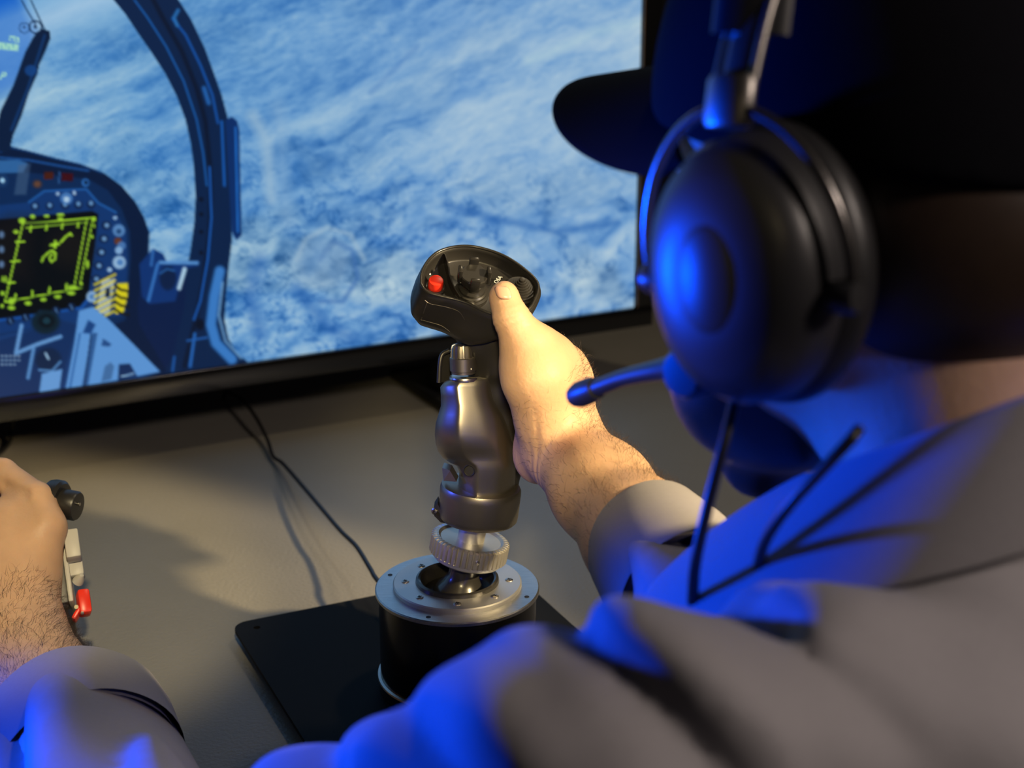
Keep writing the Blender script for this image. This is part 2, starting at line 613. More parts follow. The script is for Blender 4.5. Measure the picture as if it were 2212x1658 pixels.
class Paint:
    """draws with soft edges on points X, Y (image pixels)"""

    def __init__(self, X, Y):
        self.X, self.Y = X, Y
        self.c = np.zeros(X.shape + (3,))

    def blend(self, m, col, idx=None):
        col = np.asarray(col, float) / 255.0
        if idx is None:
            self.c = self.c * (1 - m[..., None]) + col * m[..., None]
        else:
            self.c[idx] = self.c[idx] * (1 - m[:, None]) + col * m[:, None]

    def near(self, pts, pad):
        pts = np.asarray(pts, float)
        return np.nonzero((self.X > pts[:, 0].min() - pad) & (self.X < pts[:, 0].max() + pad) &
                          (self.Y > pts[:, 1].min() - pad) & (self.Y < pts[:, 1].max() + pad))

    def dist(self, x, y, pts, closed):
        n = len(pts)
        d = np.full(x.shape, 1e9)
        ins = np.zeros(x.shape, bool)
        for i in range(n if closed else n - 1):
            ax, ay = pts[i]
            bx, by = pts[(i + 1) % n]
            ex, ey = bx - ax, by - ay
            t = np.clip(((x - ax) * ex + (y - ay) * ey) / max(ex * ex + ey * ey, 1e-9), 0, 1)
            d = np.minimum(d, np.hypot(x - ax - t * ex, y - ay - t * ey))
            if closed:
                cr = ((ay > y) != (by > y)) & (x < (bx - ax) * (y - ay) / (by - ay + 1e-12) + ax)
                ins ^= cr
        return d, ins

    def poly(self, pts, col, soft=1.6, alpha=1.0):
        i = self.near(pts, soft * 2)
        if len(i[0]) == 0:
            return
        d, ins = self.dist(self.X[i], self.Y[i], pts, True)
        sd = np.where(ins, d, -d)
        self.blend(np.clip(sd / soft + 0.5, 0, 1) * alpha, col, i)

    def line(self, pts, w, col, soft=1.6, alpha=1.0):
        i = self.near(pts, w + soft * 2)
        if len(i[0]) == 0:
            return
        d, _ = self.dist(self.X[i], self.Y[i], pts, False)
        self.blend(np.clip((w / 2 - d) / soft + 0.5, 0, 1) * alpha, col, i)

    def blob(self, x, y, rx, ry, col, alpha=1.0, soft=0.3, rot=0.0):
        pad = max(rx, ry) * 1.6 + 3
        i = self.near([(x, y)], pad)
        if len(i[0]) == 0:
            return
        cx, cy = self.X[i] - x, self.Y[i] - y
        cr, sr = math.cos(rot), math.sin(rot)
        q = np.hypot((cx * cr + cy * sr) / rx, (-cx * sr + cy * cr) / ry)
        self.blend(np.clip((1 - q) / soft + 0.5, 0, 1) * alpha, col, i)


SV, TV_ = np.meshgrid(-np.arange(ns + 1) * gs, np.arange(ntt + 1) * gt, indexing='ij')
W3 = TB + SV[..., None] * TD + TV_[..., None] * UP
# grid points projected through the camera; the drawing is laid out in image pixels
dep = W3[..., 1] * CP + (CAMZ - W3[..., 2]) * SP
PX = 1106 + FPX * W3[..., 0] / dep
PY = 829 + FPX * ((CAMZ - W3[..., 2]) * CP - W3[..., 1] * SP) / dep
pt = Paint(PX, PY)
# desert seen from the air: streaks that climb to the right
ang = math.radians(-24)
ua = PX * math.cos(ang) + PY * math.sin(ang)
va = -PX * math.sin(ang) + PY * math.cos(ang)
wx = fbm(PX / 150, PY / 150, 4) - 0.5
wy = fbm(PX / 150 + 40, PY / 150 + 7, 4) - 0.5
near_k = np.clip((PY - 250) / 350, 0, 1)               # rougher ground towards the bottom
st = fbm((ua + 60 * wx) / 260, (va + 90 * wy) / 46, 5, 0.55)
big = fbm((ua + 100 * wx) / 420 + 9, (va + 120 * wy) / 150 + 3, 4)
det = fbm((PX + 90 * wx) / 44, (PY + 110 * wy) / 34, 5, 0.6)
rid = np.abs(fbm((PX + 120 * wx) / 120 + 3, (PY + 120 * wy) / 90 + 8, 4) - 0.5) * 2
v = 0.49 + 0.66 * (st - 0.5) + 0.62 * (big - 0.5) + near_k * (0.80 * (det - 0.5) + 0.40 * (0.25 - rid))
fine = fbm((ua + 30 * wx) / 34 + 5, (va + 30 * wy) / 15, 4, 0.6)
v = v + (0.24 + 0.34 * near_k) * (fine - 0.5)
vein = np.abs(fbm((PX + 70 * wx) / 62 + 11, (PY + 80 * wy) / 48 + 2, 5, 0.6) - 0.5)
v = v - (0.05 + 0.30 * near_k) * np.clip(1 - vein / 0.035, 0, 1)
tick = fbm((ua + 25 * wx) / 22 + 31, (va + 25 * wy) / 7, 3, 0.6)
v = v + 0.22 * (1 - 0.5 * near_k) * (tick - 0.5)
v = v + 0.10 * np.clip((PX - 650) / 700, -0.5, 1) * (1 - near_k) + 0.06
v = np.clip(v, 0, 1)
stops = np.array([0, 0.28, 0.5, 0.72, 1.0])
cr = np.interp(v, stops, [30, 70, 110, 142, 172])
cg = np.interp(v, stops, [88, 124, 156, 178, 198])
cb = np.interp(v, stops, [158, 187, 204, 211, 216])
pt.c = np.stack([cr, cg, cb], -1) / 255.0
warm = np.clip((fbm((PX + 60 * wx) / 130 + 70, (PY + 60 * wy) / 100, 4) - 0.45) * 4, 0, 1) * (0.15 + 0.45 * near_k)
pt.c = pt.c * (1 - 0.5 * warm[..., None]) + 0.5 * warm[..., None] * (pt.c.mean(-1, keepdims=True) * np.array([0.98, 1.08, 1.10]))
lift = np.clip((PX - 300) / 700, 0, 1)
pt.c[..., 0] -= 0.03 * (1 - lift)
# faint pale runway trails and crater ring
pt.line([(690, 560), (720, 520), (760, 540), (772, 600), (740, 650), (690, 650)], 9, (52, 100, 168), 8, 0.6)
pt.line([(640, 560), (660, 515), (705, 492), (755, 505), (786, 560)], 10, (168, 192, 208), 10, 0.6)
pt.blob(695, 568, 62, 56, (134, 166, 196), 0.5, 0.5)
pt.line([(545, 250), (575, 300), (585, 430)], 26, (156, 186, 208), 20, 0.65)
pt.line([(600, 230), (620, 480)], 30, (140, 175, 206), 26, 0.4)
pt.line([(560, 560), (540, 640), (560, 720)], 30, (40, 95, 170), 24, 0.45)
pt.line([(640, 620), (700, 700), (760, 730)], 24, (46, 100, 172), 20, 0.45)
pt.line([(960, 440), (1060, 470), (1200, 500), (1330, 480)], 14, (30, 88, 165), 14, 0.5)
pt.line([(750, 330), (790, 285), (860, 262), (930, 290)], 5, (60, 115, 180), 10, 0.25)
pt.line([(800, 200), (860, 140), (900, 100)], 10, (70, 120, 185), 10, 0.4)
pt.line([(1140, 130), (1200, 110), (1280, 70), (1375, 50)], 18, (176, 205, 215), 18, 0.5)
# hazy sky towards the upper left
sky = np.clip((150 - (PY + 0.22 * PX)) / 130, 0, 1) * np.clip((430 - PX) / 120, 0, 1)
pt.blend(sky * 0.85, (126, 176, 216))
pt.line([(60, 60), (150, 20), (260, -20)], 46, (176, 204, 226), 44, 0.6)
pt.poly([(-80, -60), (60, -60), (45, 0), (78, 70), (60, 180), (-80, 230)], (64, 124, 204), 30, 0.75)
pt.poly([(-80, -60), (50, -60), (40, 10), (-80, 60)], (14, 92, 196), 40, 0.9)

NAVY, DEEP, MID, LITE = (4, 32, 74), (3, 20, 50), (12, 62, 128), (44, 112, 190)
# canopy bow
inner = [(120, -150), (190, -60), (245, 0), (270, 30), (300, 75), (326, 112), (356, 158), (381, 207), (400, 258), (412, 312), (419, 370),
         (422, 420), (419, 480), (410, 545), (396, 612), (376, 690), (352, 765), (335, 815)]
outer = [(545, 790), (512, 762), (492, 730), (484, 690), (487, 640), (493, 575), (500, 520), (500, 300), (490, 250), (478, 205), (462, 160),
         (442, 105), (412, 42), (385, 0), (330, -70), (260, -150)]
pt.poly(inner + outer, (6, 40, 86), 2.2)
pt.poly([(486, 258), (500, 252), (511, 260), (516, 280), (519, 420), (521, 508), (510, 518), (500, 500), (494, 400)], (6, 48, 110), 2.5)
pt.line([(508, 275), (511, 400), (513, 500)], 3.5, (30, 110, 200), 3)
pt.line([(320, -20), (352, 40), (392, 110), (424, 190), (443, 262), (452, 350), (455, 430), (452, 500), (440, 600), (420, 700), (398, 790)], 10, (5, 28, 64), 5)
pt.line([(290, 0), (318, 38), (358, 100), (396, 175), (424, 258), (438, 330), (446, 400)], 4, (18, 84, 158), 3)
pt.line([(372, 40), (400, 75), (432, 140), (458, 205), (470, 265)], 5, (14, 78, 160), 4)
pt.line([(384, 22), (375, 38), (382, 55)], 7, (36, 104, 170), 5)
pt.line([(440, 190), (450, 222)], 9, (30, 92, 165), 6)
pt.line([(452, 360), (456, 470), (448, 560), (432, 650), (418, 690)], 4, (20, 90, 180), 3)
pt.line([(478, 262), (482, 350), (484, 400)], 5, (16, 88, 175), 4)
pt.line([(474, 585), (462, 640), (455, 700), (466, 740), (500, 775)], 22, (54, 118, 190), 8)
pt.line([(480, 610), (472, 680), (486, 735), (520, 772)], 5, (120, 170, 214), 4, 0.8)
pt.line([(420, 720), (410, 790)], 6, (34, 98, 178), 4)
pt.line([(376, 770), (372, 800)], 5, (24, 84, 160), 4)
pt.blob(432, 700, 9, 12, DEEP, 0.9)
pt.line([(404, 735), (446, 728)], 4, (30, 90, 168), 3)
for yy in (430, 462, 500, 545):
    pt.blob(434, yy, 5, 5, DEEP, 0.8)
# side pillar and dark wall below the sill
pt.poly([(300, 470), (322, 500), (320, 560), (330, 640), (392, 610), (404, 580), (398, 660), (372, 770), (350, 810), (300, 780), (240, 690)], (5, 34, 84), 4)
# glare shield and dashboard
shield = [(-90, 330), (0, 326), (20, 315), (60, 325), (120, 341), (172, 353), (222, 372), (262, 401), (292, 436), (311, 470),
          (321, 500), (318, 540), (304, 600), (296, 660), (300, 700), (360, 800), (200, 870), (-90, 900)]
pt.poly(shield, NAVY, 2.5)
pt.poly([(-90, 372), (60, 372), (190, 386), (232, 410), (262, 450), (280, 500), (282, 560), (270, 690), (-90, 860)], (8, 46, 96), 4)
pt.line([(0, 340), (60, 345), (130, 358), (190, 368)], 5, (22, 74, 140), 4)
pt.line([(0, 328), (20, 318), (60, 327), (120, 343), (172, 355), (222, 374)], 3, (10, 60, 120), 2)
pt.poly([(-90, 345), (40, 345), (60, 352), (50, 372), (-90, 376)], (52, 110, 170), 4, 0.8)
pt.poly([(40, 356), (66, 352), (56, 420), (30, 420)], (70, 96, 130), 5, 0.6)
pt.poly([(95, 371), (115, 370), (114, 386), (94, 387)], (84, 34, 22), 2)
pt.poly([(133, 373), (158, 374), (156, 391), (132, 390)], (74, 12, 26), 2)
pt.line([(128, 371), (126, 396)], 3, (40, 84, 140), 2)
pt.blob(80, 397, 9, 8, (150, 84, 40), 0.7, 0.9)
pt.blob(184, 394, 8, 9, (40, 100, 170), 0.9)
pt.blob(185, 394, 4, 4, DEEP, 1)
pt.blob(5, 389, 12, 14, (20, 60, 110), 1)
pt.blob(5, 389, 5, 5, (150, 196, 226), 1)
# instrument panel around the display
panel = [(-90, 452), (62, 436), (95, 412), (186, 408), (212, 438), (250, 458), (272, 500), (276, 560), (270, 640), (262, 682), (200, 686), (120, 700), (-90, 735)]
pt.poly(panel, (14, 56, 116), 4)
pt.line([(62, 436), (95, 412), (186, 408), (212, 438), (250, 458)], 4, (28, 88, 160), 3)
disp = [(-90, 480), (40, 470), (198, 455), (212, 462), (208, 500), (190, 640), (170, 662), (60, 680), (-90, 700)]
pt.poly(disp, (2, 14, 26), 3)
pt.line([(-90, 702), (60, 682), (176, 664), (194, 640)], 5, (18, 78, 160), 3)
pt.poly([(20, 470), (70, 470), (60, 600), (-90, 610), (-90, 520)], (44, 36, 34), 40, 0.45)
pt.blob(150, 535, 45, 40, (56, 46, 36), 0.45, 1.0)
GRN = (160, 214, 48)
for a, b, w in (((50, 476), (10, 652), 4.5), ((48, 482), (204, 470), 4), ((56, 492), (190, 480), 3), ((187, 472), (160, 617), 4),
                ((200, 472), (172, 615), 4), ((10, 652), (176, 620), 4)):
    pt.line([a, b], w * 0.7, GRN, 2)
for f in np.linspace(0.12, 0.85, 4):
    x, y = 50 + (190 - 50) * f, 490 - 12 * f
    pt.line([(x, y), (x - 2, y + 10)], 4, GRN, 2)
    x, y = 14 + (165 - 14) * f, 650 - 30 * f
    pt.line([(x, y), (x + 1, y - 12)], 4, GRN, 2)
for f in (0.26, 0.5, 0.76):
    x, y = 50 - 40 * f, 476 + 176 * f
    pt.line([(x - 6, y), (x + 12, y - 1)], 4, GRN, 2)
for x, y, w, h in ((70, 467, 7, 5), (100, 466, 7, 4.5), (130, 463, 10, 4.5), (130, 472, 8, 4), (47, 476, 9, 8), (34, 500, 7, 5), (203, 473, 5, 6),
                   (203, 487, 3, 5), (198, 510, 3, 5), (188, 570, 4, 12), (9, 602, 10, 9), (5, 633, 6, 6), (24, 650, 9, 10), (24, 664, 10, 5),
                   (60, 654, 9, 5.5), (93, 646, 8, 5.5), (124, 640, 9, 5.5), (153, 632, 11, 5), (156, 620, 13, 6), (4, 660, 5, 5), (175, 612, 4, 5)):
    pt.blob(x, y, w * 0.85, h * 0.8, GRN, 0.9, 0.45)
for k in (3, 9, 15):
    pt.line([(k, 594), (k - 2, 612)], 2, (2, 14, 26), 1.5, 0.8)
pt.line([(131, 522), (142, 510), (152, 503), (154, 508)], 4, GRN, 2)
pt.line([(119, 520), (118, 534)], 5, GRN, 2)
pt.line([(109, 529), (126, 526)], 5, GRN, 2)
pt.line([(90, 564), (92, 556), (104, 545), (112, 540), (119, 546), (119, 558), (110, 565), (106, 556), (112, 548)], 4, GRN, 2)
# soft keys round the display
for i, x in enumerate((75, 107, 140, 169, 196)):
    pt.blob(x, 449 - 0.05 * x + i * 0.5, 9, 9, (10, 40, 86), 1)
    pt.blob(x, 448 - 0.05 * x, 4.5, 5, (110, 158, 204), 0.85, 0.8)
for i in range(5):
    x, y = 229 - 5.5 * i, 486 + 29 * i
    pt.blob(x, y, 10, 9, (8, 36, 80), 1)
    pt.blob(x + 1, y, 5, 5, (120, 166, 210), 0.85, 0.8)
for i in range(5):
    x, y = 22 + 33 * i, 692 - 7.5 * i
    pt.blob(x, y, 9, 9, (8, 34, 74), 1)
    pt.line([(x - 2, y - 4), (x + 2, y + 5)], 3, (96, 140, 190), 3, 0.8)
for y in (506, 538, 570):
    pt.blob(3, y, 6, 8, (110, 150, 200), 0.7, 0.8)
for x, y, r, cc in ((143, 428, 13, (70, 120, 180)), (143, 430, 6, (170, 200, 224)), (124, 418, 4, (150, 180, 210)), (160, 416, 4, (150, 180, 210)),
                    (256, 497, 13, (88, 134, 186)), (256, 499, 6, (30, 70, 120)), (254, 520, 8, (112, 60, 40)), (262, 530, 9, (70, 114, 170)), (256, 540, 8, (130, 170, 210)),
                    (257, 566, 14, (150, 184, 214)), (259, 566, 7, (70, 120, 180)), (198, 640, 12, (140, 176, 212)), (198, 640, 6, (70, 120, 180)),
                    (236, 582, 5, (150, 184, 214)), (248, 470, 4, (140, 176, 212))):
    pt.blob(x, y, r, r, cc, 0.95, 0.35)
# hazard-striped handles
pt.poly([(220, 603), (248, 600), (240, 640), (236, 676), (205, 682)], (176, 194, 208), 2)
for k in range(7):
    y = 604 + 13 * k
    pt.line([(204, y + 10), (248, y - 12)], 4.5, (196, 186, 40), 2)
    pt.line([(204, y + 4), (248, y - 18)], 1.5, (30, 50, 80), 1.5)
pt.poly([(228, 622), (238, 620), (236, 642), (226, 642)], (20, 40, 74), 2)
pt.poly([(252, 612), (276, 610), (275, 640), (266, 674), (248, 678), (250, 640)], (206, 196, 28), 2)
for k in range(4):
    y = 622 + 17 * k
    pt.line([(248, y - 6), (260, y + 3), (277, y + 6)], 5, (30, 34, 30), 2)
# stand-by box at the sill
pt.poly([(300, 570), (330, 536), (352, 548), (360, 566), (430, 562), (428, 574), (396, 580), (378, 650), (322, 656), (306, 640)], (10, 52, 118), 3)
pt.line([(345, 566), (425, 567)], 7, (84, 140, 200), 4)
pt.line([(340, 570), (320, 648)], 6, (52, 112, 184), 4)
pt.line([(398, 580), (386, 622)], 8, (176, 208, 226), 5)
pt.line([(330, 540), (326, 572)], 5, (60, 120, 190), 5, 0.8)
pt.blob(362, 600, 18, 26, (8, 36, 80), 0.9)
pt.line([(345, 590), (360, 580), (376, 584)], 3, (40, 100, 170), 3)
# lower consoles
pt.poly([(-90, 740), (120, 700), (200, 685), (300, 760), (345, 800), (200, 860), (-90, 910)], (18, 58, 116), 4)
pt.poly([(170, 670), (200, 662), (235, 690), (290, 745), (345, 802), (292, 812), (215, 828), (140, 845), (160, 740)], (88, 144, 206), 3)
pt.poly([(190, 690), (206, 700), (196, 720), (178, 718)], (22, 66, 128), 4)
pt.poly([(198, 718), (210, 718), (190, 830), (176, 834)], (40, 84, 140), 3)
pt.line([(196, 722), (182, 832)], 3, (14, 44, 92), 2)
pt.line([(172, 720), (150, 840)], 4, (40, 92, 156), 3)
pt.poly([(222, 730), (240, 742), (236, 748), (218, 746)], (34, 76, 134), 2)
pt.poly([(226, 790), (238, 781), (246, 790), (240, 818), (218, 824)], (60, 104, 156), 3)
pt.poly([(256, 786), (280, 784), (296, 812), (254, 820)], (16, 48, 100), 3)
pt.line([(262, 812), (288, 806)], 3, (140, 180, 214), 2)
pt.poly([(-90, 760), (40, 722), (130, 690), (165, 700), (140, 800), (130, 845), (-90, 890)], (14, 50, 104), 5)
pt.blob(98, 694, 30, 26, (12, 44, 62), 1)
pt.blob(100, 692, 18, 15, (6, 28, 44), 1)
pt.blob(100, 692, 8, 7, (24, 66, 84), 1)
pt.line([(46, 702), (34, 762), (82, 742), (130, 726)], 8, (96, 146, 200), 4)
pt.line([(72, 752), (60, 815)], 7, (84, 136, 192), 4)
pt.blob(104, 776, 28, 26, (12, 42, 84), 1)
pt.line([(98, 762), (104, 774)], 4, (160, 196, 222), 3)
pt.line([(84, 798), (112, 800), (130, 780)], 4, (84, 136, 192), 3)
pt.poly([(90, 806), (134, 796), (128, 838), (84, 850)], (96, 148, 206), 3)
for k in range(14):
    pt.blob(4 + 9 * (k % 5), 768 + 9 * (k // 5), 3.4, 2.4, (170, 190, 206), 0.6, 0.9)
# head-up display: glass frame, rings, figures
pt.poly([(78, 70), (92, 62), (107, 67), (108, 84), (98, 110), (84, 140), (80, 160), (62, 200), (46, 250), (28, 292), (20, 326), (-20, 328), (0, 240),
         (28, 184), (54, 112), (70, 82)], (6, 36, 76), 2.2)
pt.line([(96, 76), (60, 190), (24, 280)], 5, (12, 60, 118), 4)
pt.blob(66, 152, 13, 12, (14, 66, 132), 0.9)
pt.line([(46, 0), (60, 26), (76, 52)], 3, (24, 58, 96), 2)
pt.line([(66, 0), (80, 30), (96, 64)], 3, (24, 58, 96), 2)


def ring(x, y, r, w, col):
    pt.line([(x + r * math.cos(t), y + r * math.sin(t)) for t in np.linspace(0, 2 * math.pi, 20)], w, col, 1.6)


ring(76, 58, 13, 3.4, (14, 44, 84))
ring(52, 60, 11, 2.6, (40, 80, 130))
pt.blob(76, 58, 4, 4, (30, 60, 100), 1)
pt.blob(52, 59, 3, 3, (30, 60, 100), 1)
HUD = (170, 226, 190)
SEG = {'7': [((0, 0), (5, 0)), ((5, 0), (2, 9))], '0': [((0, 0), (5, 0)), ((5, 0), (5, 9)), ((5, 9), (0, 9)), ((0, 9), (0, 0))]}
for i, ch in enumerate('770'):
    for (x0, y0), (x1, y1) in SEG[ch]:
        pt.line([(18 + 8 * i + x0, 78 + 1.5 * i + y0), (18 + 8 * i + x1, 78 + 1.5 * i + y1)], 2.2, HUD, 1.8)
pt.poly([(-40, 86), (40, 96), (38, 110), (-40, 102)], HUD, 3, 0.85)
for x in (4, 12, 20, 28):
    pt.line([(x, 92 + x * 0.1), (x - 1, 104 + x * 0.1)], 1.6, (90, 160, 190), 1.5)
ring(8, 160, 4, 2.5, HUD)
pt.line([(0, 170), (3, 164)], 3, HUD, 2)

lum = pt.c.max(-1, keepdims=True)
lin = np.clip(pt.c * np.clip(0.48 + 0.95 * lum, 0, 1), 0, 1)
lin = np.where(lin <= 0.04045, lin / 12.92, ((lin + 0.055) / 1.055) ** 2.4)
Vs = W3.reshape(-1, 3) + TN * 0.0012
ii = np.arange((ns + 1) * (ntt + 1)).reshape(ns + 1, ntt + 1)
Fq = np.stack([ii[:-1, :-1], ii[:-1, 1:], ii[1:, 1:], ii[1:, :-1]], -1).reshape(-1, 4)
m = bpy.data.materials.new('screen_picture')
m.use_nodes = True
b = m.node_tree.nodes['Principled BSDF']
b.inputs['Base Color'].default_value = (0.01, 0.01, 0.01, 1)
b.inputs['Roughness'].default_value = 0.35
b.inputs['Specular IOR Level'].default_value = 0.12
an = m.node_tree.nodes.new('ShaderNodeAttribute')
an.attribute_name = 'picture'
m.node_tree.links.new(an.outputs['Color'], b.inputs['Emission Color'])
b.inputs['Emission Strength'].default_value = 1.0
M['screen'] = m
scr = mesh('screen', Vs, Fq, m, tv)
att = scr.data.attributes.new('picture', 'FLOAT_COLOR', 'POINT')
att.data.foreach_set('color', np.concatenate([lin.reshape(-1, 3), np.ones((lin.size // 3, 1))], 1).astype(np.float32).ravel())
tag(scr, 'blue-tinted picture of desert, canopy frame and cockpit display')
# the rest of the panel beyond the pictured part continues in the picture's mean blue
pm = bpy.data.materials.new('screen_rest')
pm.use_nodes = True
nt = pm.node_tree
b = nt.nodes['Principled BSDF']
b.inputs['Base Color'].default_value = (0.01, 0.01, 0.01, 1)
b.inputs['Roughness'].default_value = 0.25
nz = nt.nodes.new('ShaderNodeTexNoise')
nz.inputs['Scale'].default_value = 9
nz.inputs['Detail'].default_value = 6
cr_ = nt.nodes.new('ShaderNodeValToRGB')
cr_.color_ramp.elements[0].position = 0.3
cr_.color_ramp.elements[0].color = (0.02, 0.12, 0.40, 1)
cr_.color_ramp.elements[1].position = 0.75
cr_.color_ramp.elements[1].color = (0.30, 0.50, 0.68, 1)
nt.links.new(nz.outputs['Fac'], cr_.inputs['Fac'])
nt.links.new(cr_.outputs[0], b.inputs['Emission Color'])
b.inputs['Emission Strength'].default_value = 1.0
tvbox('screen_surround', -SCR_W, 0, 0, SCR_H, -0.012, 0.0004, pm, tv, 0.0)


# ================================================================ joystick
def R_yaw(a):
    ca, sa = math.cos(a), math.sin(a)
    return np.array([[ca, -sa, 0], [sa, ca, 0], [0, 0, 1]])


BC = np.array([-0.0371, 0.9162, 0.0])
js = thing('flight_joystick', BC, 'black and silver flight stick with round base on a black mounting plate', 'joystick')

# ---- mounting plate: rounded square with a hole near each corner
A0 = onz(512, 1347, 0.012)
e1 = np.array([0.905, 0.425, 0])
e2 = np.array([0.425, -0.905, 0])
L1, L2 = 0.232, 0.255
A0 = A0 - e1 * 0.004 - e2 * 0.002
bm = bmesh.new()
cor = []
rad = 0.012
for (s, t, a0) in ((rad, rad, 180), (L1 - rad, rad, 270), (L1 - rad, L2 - rad, 0), (rad, L2 - rad, 90)):
    for k in range(7):
        a = math.radians(a0 + 15 * k)
        cor.append((s + rad * math.cos(a), t + rad * math.sin(a)))
holes = [(0.016, 0.014), (L1 - 0.016, 0.014), (L1 - 0.016, L2 - 0.014), (0.016, L2 - 0.014)]


def plate_with_holes(name, outline, holes, hr, z0, z1, mat, parent, to3):
    bm = bmesh.new()

    def loop(pts):
        vs_ = [bm.verts.new((x, y, 0)) for x, y in pts]
        return [bm.edges.new((vs_[i], vs_[(i + 1) % len(vs_)])) for i in range(len(vs_))]
    es = loop(outline)
    for hx, hy in holes:
        es += loop([(hx + hr * math.cos(2 * math.pi * k / 14), hy + hr * math.sin(2 * math.pi * k / 14)) for k in range(14)])
    bmesh.ops.triangle_fill(bm, use_beauty=True, use_dissolve=False, edges=es)
    ex = bmesh.ops.extrude_face_region(bm, geom=bm.faces[:])
    for v_ in ex['geom']:
        if isinstance(v_, bmesh.types.BMVert):
            v_.co.z = z1 - z0
    bmesh.ops.recalc_face_normals(bm, faces=bm.faces)
    for v_ in bm.verts:
        p = to3(v_.co.x, v_.co.y, z0 + v_.co.z)
        v_.co = Vector([float(q) for q in p])
    bmesh.ops.recalc_face_normals(bm, faces=bm.faces)
    me = bpy.data.meshes.new(name)
    bm.to_mesh(me)
    bm.free()
    me.materials.append(mat)
    return link(bpy.data.objects.new(name, me), parent)


pl = plate_with_holes('mounting_plate', cor, holes, 0.0026, 0.009, 0.012, M['plate'], js,
                      lambda x, y, z: A0 * [1, 1, 0] + e1 * x + e2 * y + [0, 0, z])
tag(pl, 'thin matt black plate with rounded corners')
for hx, hy in ((0.03, 0.03), (L1 - 0.03, 0.03), (L1 - 0.03, L2 - 0.03), (0.03, L2 - 0.03)):
    p = A0 * [1, 1, 0] + e1 * hx + e2 * hy
    lathe('rubber_foot', [(0, 0), (0.009, 0), (0.010, 0.001), (0.0095, 0.009), (0, 0.009)], M['rubber'], pl, p, n=20)

# ---- round base
lathe('base_housing', [(0, 0.012), (0.0535, 0.012), (0.0545, 0.013), (0.0545, 0.021), (0.0535, 0.022), (0.0535, 0.083), (0.052, 0.084), (0, 0.084)], M['base_black'], js, BC, n=96)
lathe('base_trim_ring', [(0.0536, 0.0215), (0.0554, 0.0215), (0.0558, 0.0222), (0.0554, 0.0232), (0.0536, 0.0236)], M['steel'], js, BC, n=96)
RZ = R_yaw(0.5)
lathe('top_ring', [(0.030, 0.0838), (0.0553, 0.0838), (0.0557, 0.0843), (0.0557, 0.0862), (0.0549, 0.0870), (0.030, 0.0870)], M['alu'], js, BC, n=96, R=RZ)
lathe('inner_ring', [(0.026, 0.0868), (0.0432, 0.0868), (0.0436, 0.0874), (0.0436, 0.0898), (0.0428, 0.0906), (0.026, 0.0906)], M['alu_satin'], js, BC, n=96)
lathe('dust_cup', [(0, 0.076), (0.018, 0.0765), (0.0225, 0.080), (0.0242, 0.0905), (0.0250, 0.0930), (0.0264, 0.0938), (0.0280, 0.0930), (0.0284, 0.0905), (0.0276, 0.0895), (0.024, 0.0895)], M['gloss'], js, BC, n=80)


def screw(name, p, r, mat, parent, R=None, hgt=0.0008):
    o = lathe(name, [(0, -0.001), (r, -0.001), (r, hgt * 0.5), (r * 0.7, hgt), (0, hgt)], mat, parent, p, R=R, n=16)
    Rr = np.eye(3) if R is None else R
    for q in (0, 1):
        RR = Rr @ R_yaw(0.4 + q * math.pi / 2)
        box('screw_slot', (r * 1.1, r * 0.28, 0.0003), M['rubber'], o, np.asarray(p) + Rr[:, 2] * (hgt + 0.00005), RR)
    return o


for k in range(8):
    a = math.radians(-88 + 45 * k)
    screw('ring_screw', BC + [0.0352 * math.cos(a), 0.0352 * math.sin(a), 0.0906], 0.0026, M['steel'], js)
for k in range(4):
    a = math.radians(-110 + 90 * k)
    o = lathe('mount_hole', [(0, 0.0001), (0.0014, 0.0001), (0.0016, 0.0002), (0.0017, 0.0)], M['rubber'], js, BC + [0.0500 * math.cos(a), 0.0500 * math.sin(a), 0.08702], n=14)

# ---- stick axis leans to the right
piv = BC + [0.0015, 0, 0.080]
top_ = at(1040, 1050, 0.918)
AX = top_ - piv
AXL = np.linalg.norm(AX)
AX = AX / AXL
RA = basis(AX, (1, 0, 0))
lathe('pivot_bell', [(0, -0.004), (0.019, -0.004), (0.0188, 0.001), (0.0165, 0.006), (0.0128, 0.0105), (0.0106, 0.015), (0.0102, 0.024), (0, 0.024)], M['gloss'], js, piv, RA, n=56)


def px_s(py):
    """height along the stick axis for a picture row"""
    best = None
    for s in np.linspace(0, 0.12, 600):
        p = piv + AX * s
        d = p[1] * CP + (CAMZ - p[2]) * SP
        y = 829 + FPX * ((CAMZ - p[2]) * CP - p[1] * SP) / d
        if best is None or abs(y - py) < best[0]:
            best = (abs(y - py), s)
    return best[1]


s0 = px_s(1197)
s1 = px_s(1160)
ring_z = s0
lathe('collar_lip', [(0, ring_z - 0.0035), (0.0225, ring_z - 0.0035), (0.0235, ring_z - 0.0025), (0.0235, ring_z + 0.0002), (0, ring_z + 0.0002)], M['alu_satin'], js, piv, RA, n=64)
